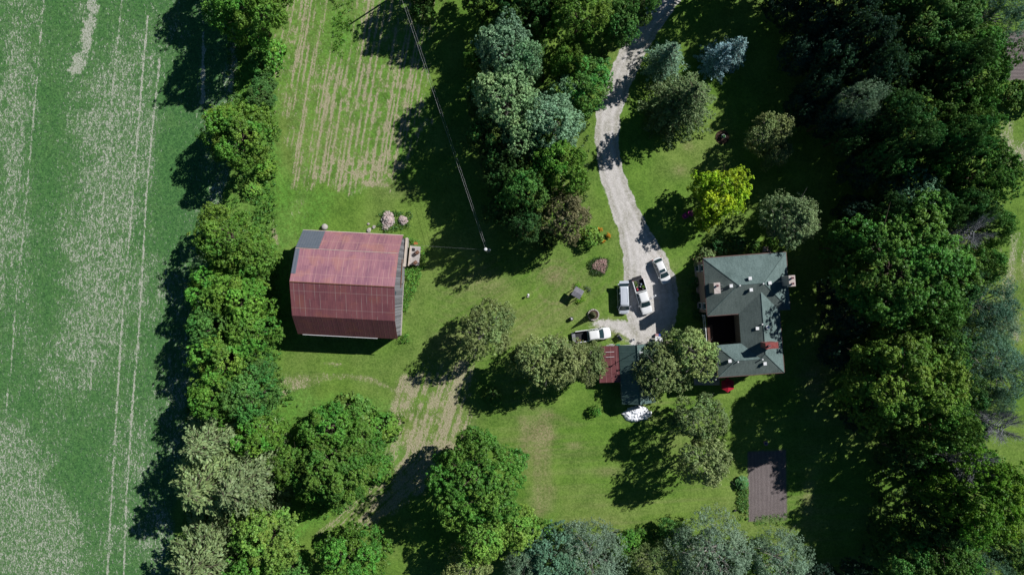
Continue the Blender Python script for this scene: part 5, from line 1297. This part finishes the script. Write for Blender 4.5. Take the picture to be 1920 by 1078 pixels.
# ------------------------------------------------------------------ yard things
def yard():
    # little shingled well roof
    p = P(1083.2, 549, 2.0); t = thing('garden_well', 'small wooden garden well with grey shingled roof on four posts', 'well', (p.x, p.y, 0), R(-31))
    h = .78
    m = MB(); m.slab([(-h, -h, 1.95), (h, -h, 1.95), (h, .0, 2.12), (-h, .0, 2.12)], .08); m.build('roof', M['grey_shingle'], t)
    m = MB(); m.slab([(-h, .004, 2.12), (h, .004, 2.12), (h, h, 1.95), (-h, h, 1.95)], .08); m.build('roof', M['grey_shingle'], t)
    for a in (-1, 1):
        for b in (-1, 1):
            m = MB(); m.box((a * .6, b * .6, .96), (.1, .1, 1.92)); m.build('post', M['weathered_wood'], t)
    m = MB(); m.lathe((0, 0, 0), [(.55, 0), (.55, .75), (.45, .78), (.42, .3), (.1, .28)], 12); m.build('well_ring', M['stone'], t)
    # stone ring with tall ivy obelisk
    p = P(1112.5, 590); t = thing('stone_planter', 'round stone planter on the lawn next to the empty pickup', 'planter', (p.x, p.y, 0))
    m = MB(); r = random.Random(4)
    for k in range(16):
        a = 2 * PI * k / 16; m.box((math.cos(a) * .85, math.sin(a) * .85, .2), (.3 + r.random() * .08, .24, .3 + r.random() * .2), a + PI / 2 + r.uniform(-.2, .2), .85)
    bevel(m.build('stone_ring', M['stone'], t), .04)
    m = MB(); m.lathe((0, 0, 0), [(.75, 0), (.75, .3), (.3, .36)], 16); m.build('soil', M['soil'], t)
    p2 = P(1112, 591.5, 1.5); o = thing('topiary', 'tall narrow ivy covered cone rising from the round stone planter', 'topiary', (p2.x, p2.y, .3))
    rr = np.random.default_rng(5); n = 1500; z = 3.4 * rr.random(n) ** 1.3; ra = .55 * (1 - z / 3.5) * (.75 + .35 * rr.random(n)) + .03; an = rr.random(n) * 6.283
    me = leaf_mesh('foliage', np.stack([ra * np.cos(an), ra * np.sin(an), z], 1), np.stack([np.cos(an), np.sin(an), .7 + 0 * an], 1) + rdir(n, rr) * .5, .13 * (.6 + .8 * rr.random(n)), np.stack([.6 + .6 * rr.random(n), rr.random(n), 0 * z], 1), .7, None, rr)
    f = link('foliage', me, o); f.color = (.13, .14, .07, 1)
    m = MB(); m.tube([(0, 0, 0), (0, 0, 3.75)], [.05, .015], 6); m.build('stake', M['bark'], o)
    # barrel with white ball
    p = P(1071, 597.5); t = thing('barrel_planter', 'dark half barrel with a white gazing ball on top', 'barrel', (p.x, p.y, 0))
    m = MB(); m.lathe((0, 0, 0), [(.28, 0), (.34, .35), (.3, .7), (.25, .7), (.22, .55), (.02, .5)], 16); m.build('barrel', M['dark_deck'], t, True)
    m = MB()
    for z in (.15, .55): m.lathe((0, 0, z), [(.325, 0), (.335, .05), (.3, .05)], 16)
    m.build('hoop', M['grey_metal'], t)
    m = MB(); m.lathe((0, 0, .5), [(.02, 0), (.12, .06), (.17, .17), (.12, .28), (.02, .33)], 14); m.build('ball', M['white_trim'], t, True)
    # lantern post
    p = P(990, 553); t = thing('garden_ornament', 'small white topped garden lantern alone on the left lawn', 'lantern', (p.x, p.y, 0))
    m = MB(); m.tube([(0, 0, 0), (0, 0, .7)], .04, 6); m.build('post', M['dark_deck'], t)
    m = MB(); m.box((0, 0, .8), (.26, .26, .24)); m.build('lamp_glass', M['pane'], t)
    m = MB(); m.lathe((0, 0, .9), [(.22, 0), (.14, .1), (.03, .2)], 8); m.build('lamp_cap', M['white_trim'], t)
    m = MB(); m.box((0, -.3, .08), (.35, .2, .16)); m.build('base_stone', M['stone'], t)
    # stones
    r = random.Random(7); base = []
    for k in range(4):
        m = MB(); vs = []; n = 7
        m.lathe((0, 0, 0), [(.14, -.12), (.26, -.04), (.24, .10), (.12, .2)], 7)
        m.v = [(x * r.uniform(.8, 1.25), y * r.uniform(.7, 1.15), z * r.uniform(.8, 1.3)) for x, y, z in m.v]
        me = bpy.data.meshes.new('rock'); me.from_pydata(m.v, [], m.f); me.update(); me.materials.append(M['pink_stone' if k < 3 else 'stone']); base.append(me)
    def heap(cx, cy, rx, ry, n, h, lab, grp):
        for i in range(n):
            a = r.random() * 6.283; q = math.sqrt(r.random()); p = P(cx + math.cos(a) * q * rx, cy + math.sin(a) * q * ry)
            o = link('rock', base[i % 4]); o.location = (p.x, p.y, .1 + h * (1 - q) * r.uniform(.6, 1.0)); s = r.uniform(.7, 1.35)
            o.scale = (s, s * r.uniform(.75, 1.1), s * r.uniform(.7, 1)); o.rotation_euler = (r.uniform(-.6, .6), r.uniform(-.6, .6), r.random() * 6.283)
            tag(o, lab, 'rock', grp)
    heap(728, 412, 10.5, 14, 95, .8, 'pale pinkish rock in the larger heap above the barn', 'rocks in the larger heap')
    heap(724, 425, 7, 7, 18, .3, 'pale pinkish rock in the larger heap above the barn', 'rocks in the larger heap')
    heap(756, 413, 7, 7, 42, .5, 'pale rock in the smaller round heap above the barn', 'rocks in the smaller heap')
    heap(1437, 468, 9, 5, 9, .1, 'pink stone edging the bed above the house roof', 'stones above the house')
    for x, y, s, l in ((692, 432, 1.7, 'largest flat boulder on the grass above the barn ridge'), (701, 426, 1.3, 'middle boulder closest to the stone heaps'), (691, 420, .9, 'smallest boulder above the barn'), (1144, 561, .01, '')):
        if s < .1: continue
        p = P(x, y); o = link('boulder', base[3]); o.location = (p.x, p.y, .1); o.scale = (s, s * .8, s * .6); o.rotation_euler = (0, 0, x); tag(o, l, 'boulder', 'boulders above the barn')
    # utility pole with transformer and wires
    Ht = 9.0; p = P(910.5, 467.5, Ht); t = thing('utility_pole', 'wooden utility pole with grey transformer can in the shade beside the centre wood', 'utility pole', (p.x, p.y, 0), R(20))
    m = MB(); m.tube([(0, 0, -.3), (0, 0, Ht)], [.17, .12], 10); m.build('pole', M['weathered_wood'], t)
    m = MB(); m.box((.3, 0, Ht - .9), (.5, .08, .08)); m.build('bracket', M['grey_metal'], t)
    m = MB(); m.lathe((.48, -.25, Ht - 1.6), [(.22, 0), (.25, .05), (.25, .75), (.2, .85), (.05, .88)], 14); tf = m.build('transformer', M['grey_metal'], t, True)
    m = MB(); m.lathe((.48, -.25, Ht - .75), [(.04, 0), (.07, .08), (.04, .12), (.06, .2)], 8); m.build('insulator', M['stone'], tf)
    m = MB(); m.lathe((0, 0, Ht), [(.22, -.05), (.26, .02), (.18, .12), (.03, .14)], 12); m.build('cap', M['white_trim'], t)
    def wire(a, b, sag, lab, rad=.035):
        m = MB(); pts = []
        for k in range(25):
            u = k / 24; q = Vector(a).lerp(Vector(b), u); q.z -= sag * 4 * u * (1 - u); pts.append(q)
        m.tube(pts, rad * .42, 5); tag(m.build('power_line', M['rope'], None), lab, 'wire', 'wires of the utility pole')
    top = Vector((p.x, p.y, Ht)); far = P(733, -62, 9.2)
    wire(top + Vector((0, 0, .12)), far + Vector((0, 0, .1)), 1.0, 'upper of the two power lines running to the top edge of the photo')
    wire(top + Vector((.22, .1, -.25)), far + Vector((.35, 0, -.3)), 1.25, 'lower of the two power lines running to the top edge of the photo', .028)
    wire(top + Vector((-.1, 0, -1.2)), Vector(P(768, 459, 5.6)), .5, 'thin service wire from the utility pole to the barn', .016)
    q = P(932, 487, 0); wire(top + Vector((0, 0, -1)), q, 0, 'guy wire from the utility pole to the ground', .014)
    far.z = 0; t2 = thing('utility_pole', 'second utility pole, beyond the top edge of the photo', 'utility pole', (far.x, far.y, 0))
    m = MB(); m.tube([(0, 0, -.3), (0, 0, 9.3)], [.17, .12], 10); m.build('pole', M['weathered_wood'], t2)
    # magenta garden chairs
    for x, y, a, l in ((1284, 405, 35, 'magenta garden chair, the one farther from the golden maple'), (1295, 401, -25, 'magenta garden chair closest to the golden maple')):
        p = P(x, y); t = thing('garden_chair', l, 'chair', (p.x, p.y, 0), R(a), 'magenta garden chairs')
        mt = M['magenta_plastic']
        m = MB()
        for k in range(5): m.box((-.26 + k * .13, 0, .36 - k * .0), (.11, .56, .03))
        m.build('seat', mt, t)
        m = MB()
        for k in range(5): m.add([(-.3, -.27 + k * .115, .34), (-.3, -.17 + k * .115, .34), (-.62, -.19 + k * .125, 1.0), (-.62, -.31 + k * .125, 1.0)], [(0, 1, 2, 3)])
        o = m.build('backrest', mt, t); md = o.modifiers.new('s', 'SOLIDIFY'); md.thickness = .03
        for s_ in (-1, 1):
            m = MB(); m.box((0, s_ * .36, .58), (.75, .13, .03)); m.build('armrest', mt, t)
            for xx in (-.32, .3):
                m = MB(); m.box((xx, s_ * .33, .28), (.09, .04, .56)); m.build('leg', mt, t)
    # urn in the shaded round bed
    p = P(1354.5, 257.5); tag(MB().lathe((p.x, p.y, .0), [(1.15, 0), (1.15, .06), (.9, .1), (.02, .12)], 20).build('flower_bed', M['soil'], None), 'round mulched bed around the urn in the upper shaded lawn', 'flower bed')
    t = thing('garden_urn', 'white urn with a green plant in the shaded round bed', 'urn', (p.x, p.y, .1))
    m = MB(); m.lathe((0, 0, 0), [(.2, 0), (.12, .12), (.14, .2), (.3, .5), (.36, .55), (.3, .55), (.24, .4), (.02, .38)], 14); m.build('bowl', M['white_trim'], t, True)
    rr = np.random.default_rng(6); cc = rdir(160, rr) * .24 + np.array([0, 0, .58]); o = link('foliage', leaf_mesh('foliage', cc, rdir(160, rr) + [0, 0, 1], .1 + .08 * rr.random(160), np.stack([.8 + .4 * rr.random(160), rr.random(160), np.zeros(160)], 1), .6, None, rr), t); o.color = (.05, .25, .04, 1)
    # pink bird bath
    p = P(1433, 829); t = thing('bird_bath', 'pink rimmed round bird bath above the tilled plot', 'bird bath', (p.x, p.y, 0))
    m = MB(); m.lathe((0, 0, 0), [(.2, 0), (.09, .1), (.08, .6), (.14, .68)], 14); m.build('pedestal', M['terracotta'], t, True)
    m = MB(); m.lathe((0, 0, .68), [(.12, 0), (.34, .12), (.36, .16), (.27, .14), (.1, .06), (.01, .05)], 20); m.build('bowl', M['terracotta'], t, True)
    m = MB(); m.lathe((0, 0, .79), [(.2, 0), (.2, .01), (.01, .01)], 16); m.build('water', M['pane'], t)
    # tall leafy plant at the head of the vegetable row
    p = P(1389, 903); t = thing('rhubarb_plant', 'tall big leaved plant at the head of the vegetable row', 'plant', (p.x, p.y, 0))
    rr = np.random.default_rng(12); n = 260; an = rr.random(n) * 6.283; ra = 1.0 * rr.random(n) ** .6; me = leaf_mesh('foliage', np.stack([ra * np.cos(an), ra * np.sin(an) * 1.1, 1.3 - ra * .7 + .2 * rr.random(n)], 1), np.stack([.4 * np.cos(an), .4 * np.sin(an), 1 + 0 * an], 1) + rdir(n, rr) * .35, .42 * (.5 + .8 * rr.random(n)), np.stack([.7 + .5 * rr.random(n), rr.random(n), 0 * an], 1), .8, None, rr)
    o = link('foliage', me, t); o.color = (.13, .27, .08, 1)
    m = MB()
    for k in range(14):
        a = k * .45; m.tube([(0, 0, 0), (math.cos(a) * .35, math.sin(a) * .35, .8), (math.cos(a) * .7, math.sin(a) * .7, 1.0)], [.03, .02, .01], 4)
    m.build('stem', M['green_plastic'], t)
    p = P(1377.5, 956); t = thing('watering_can', 'small dark watering can in the grass left of the vegetable row', 'watering can', (p.x, p.y, 0), R(20))
    m = MB(); m.lathe((0, 0, 0), [(.17, 0), (.18, .3), (.1, .34)], 12); m.build('can', M['black_plastic'], t)
    m = MB(); m.tube([(.15, 0, .1), (.42, 0, .34)], [.03, .02], 6); m.lathe((.43, 0, .33), [(.02, 0), (.07, .04)], 8); m.build('spout', M['black_plastic'], t)
    m = MB(); m.tube([(-.12, 0, .3), (-.2, 0, .5), (.1, 0, .5), (.12, 0, .32)], .015, 5); m.build('handle', M['grey_metal'], t)
    # small things in front of the garage
    p = P(1163.5, 632, .8); t = thing('wheelie_cart', 'grey garden trailer cart tipped on end in front of the lean-to', 'cart', (p.x, p.y, 0), R(-52))
    m = MB(); m.box((0, 0, .75), (.95, .08, .9)); m.box((-.46, -.18, .75), (.05, .36, .9)); m.box((.46, -.18, .75), (.05, .36, .9)); m.box((0, -.18, .32), (.95, .36, .05)); m.build('tray', M['grey_metal'], t)
    for s_ in (-1, 1):
        m = MB(); m.tube([(s_ * .5, -.1, .24), (s_ * .6, -.1, .24)], .24, 16); m.build('wheel', M['tyre'], t)
    m = MB(); m.tube([(0, 0, .3), (0, .25, 0.05)], .025, 5); m.tube([(0, 0, 1.2), (0, .1, 1.6)], .02, 5); m.build('drawbar', M['black_plastic'], t)
    p = P(1158, 647.5); t = thing('storage_bin', 'green plastic bin against the upper edge of the red lean-to', 'bin', (p.x, p.y, 0), .2)
    m = MB(); m.box((0, 0, .3), (.5, .4, .6), 0, 1.12); bevel(m.build('tub', M['green_plastic'], t), .03)
    m = MB(); m.box((0, 0, .63), (.6, .5, .06)); bevel(m.build('lid', M['green_plastic'], t), .02)
    p = P(1187, 636.5); t = thing('bucket', 'white round bucket on the gravel above the garage roof', 'bucket', (p.x, p.y, 0))
    m = MB(); m.lathe((0, 0, 0), [(.18, 0), (.22, .45), (.24, .47), (.2, .47), (.16, .08), (.01, .07)], 16); m.build('pail', M['white_trim'], t)
    m = MB(); m.tube([(-.22, 0, .45), (-.1, .1, .62), (.1, .1, .62), (.22, 0, .45)], .01, 4); m.build('handle', M['grey_metal'], t)
    p = P(1143, 648); t = thing('scrap_bundle', 'pale bundle of poles leaning at the lean-to', 'bundle', (p.x, p.y, 0), .3); m = MB(); r2 = random.Random(3)
    for k in range(9): m.tube([(r2.uniform(-.6, .2), r2.uniform(-.2, .3), .1 + k * .04), (r2.uniform(.3, .9), r2.uniform(-.4, .3), .3 + r2.random() * .4)], .035, 5)
    m.build('pole', M['white_trim'], t)
    p = P(1235.5, 635.5, .9); t = thing('work_table', 'white topped table by the shaded corner of the parking place', 'table', (p.x, p.y, 0), R(-3))
    m = MB(); m.box((0, 0, .88), (1.25, .85, .05)); bevel(m.build('tabletop', M['white_trim'], t), .02)
    for a in (-1, 1):
        for b in (-1, 1):
            m = MB(); m.box((a * .56, b * .36, .43), (.06, .06, .86)); m.build('leg', M['grey_metal'], t)
    for dx, dy, mt, l in ((-.25, .62, 'terracotta', 'salmon crate behind the white table'), (.35, .62, 'blue_plastic', 'blue crate behind the white table')):
        m = MB(); m.box((0, 0, .3), (.42 if dx < 0 else .6, .38, .6), 0, 1.1); tag(m.build('crate', M[mt], None, False, (p.x + dx, p.y + dy, 0)), l, 'crate')
    q = P(1237, 643.5); t = thing('kettle_grill', 'black kettle grill below the white table', 'grill', (q.x, q.y, 0))
    m = MB(); m.lathe((0, 0, .55), [(.05, 0), (.24, .1), (.3, .25), (.28, .36), (.15, .47), (.02, .5)], 16); m.build('bowl', M['black_plastic'], t, True)
    for k in range(3):
        a = k * 2.09; m = MB(); m.tube([(math.cos(a) * .16, math.sin(a) * .16, .6), (math.cos(a) * .32, math.sin(a) * .32, 0)], .018, 5); m.build('leg', M['grey_metal'], t)
    q = P(1252, 641); t = thing('garden_bench', 'cream garden bench right of the white table', 'bench', (q.x, q.y, 0), R(-4))
    m = MB()
    for k in range(4): m.box((0, -.18 + k * .12, .44), (1.5, .1, .03))
    m.build('seat', M['beige_trim'], t)
    m = MB()
    for k in range(3): m.box((0, .25, .56 + k * .13), (1.5, .03, .1))
    m.build('backrest', M['beige_trim'], t)
    for a in (-1, 1):
        m = MB(); m.box((a * .68, 0, .22), (.07, .45, .42)); m.build('leg', M['beige_trim'], t)
    q = P(1309, 708.5); t = thing('paddling_pool', 'small blue tub on the lawn beside the patio', 'tub', (q.x, q.y, 0)); m = MB(); m.lathe((0, 0, 0), [(.26, 0), (.33, .3), (.35, .32), (.29, .32), (.24, .05), (.01, .04)], 16); m.build('tub', M['blue_plastic'], t)

# ------------------------------------------------------------------ light, sky, camera
def setup():
    sc = bpy.context.scene
    az = math.atan2(.545, .84); el = R(42)
    d = Vector((math.cos(el) * math.cos(az), math.cos(el) * math.sin(az), math.sin(el)))
    w = bpy.data.worlds.new('World'); sc.world = w; w.use_nodes = True; nt = w.node_tree; nt.nodes.clear()
    sky = nt.nodes.new('ShaderNodeTexSky'); sky.sky_type = 'NISHITA'; sky.sun_disc = False
    sky.sun_elevation = el; sky.sun_rotation = PI / 2 - az; sky.altitude = 200; sky.air_density = 1.3; sky.dust_density = .4; sky.ozone_density = 2.5
    bg = nt.nodes.new('ShaderNodeBackground'); bg.inputs[1].default_value = .032
    o = nt.nodes.new('ShaderNodeOutputWorld'); hs = nt.nodes.new('ShaderNodeHueSaturation'); hs.inputs['Saturation'].default_value = 1.35; nt.links.new(sky.outputs[0], hs.inputs['Color']); nt.links.new(hs.outputs[0], bg.inputs[0]); nt.links.new(bg.outputs[0], o.inputs[0])
    s = bpy.data.lights.new('sun', 'SUN'); s.energy = 5.0; s.angle = R(.5); s.color = (1, .975, .93)
    so = bpy.data.objects.new('sun', s); C.objects.link(so); so.rotation_euler = d.to_track_quat('Z', 'Y').to_euler(); so.location = (60, 40, 90)
    cam = bpy.data.cameras.new('camera'); cam.sensor_width = 36; cam.lens = 36 * H / (1920 * S); cam.clip_end = 5000; cam.clip_start = 1
    co = bpy.data.objects.new('camera', cam); C.objects.link(co); co.location = (0, 0, H); sc.camera = co
    sc.view_settings.view_transform = 'Standard'; sc.view_settings.look = 'None'; sc.view_settings.exposure = 0
    sc.cycles.max_bounces = 5; sc.cycles.diffuse_bounces = 2; sc.cycles.transparent_max_bounces = 4

mats(); grounds(); barn(); house(); garage(); vehicles(); yard(); trees(); undergrowth(); setup()
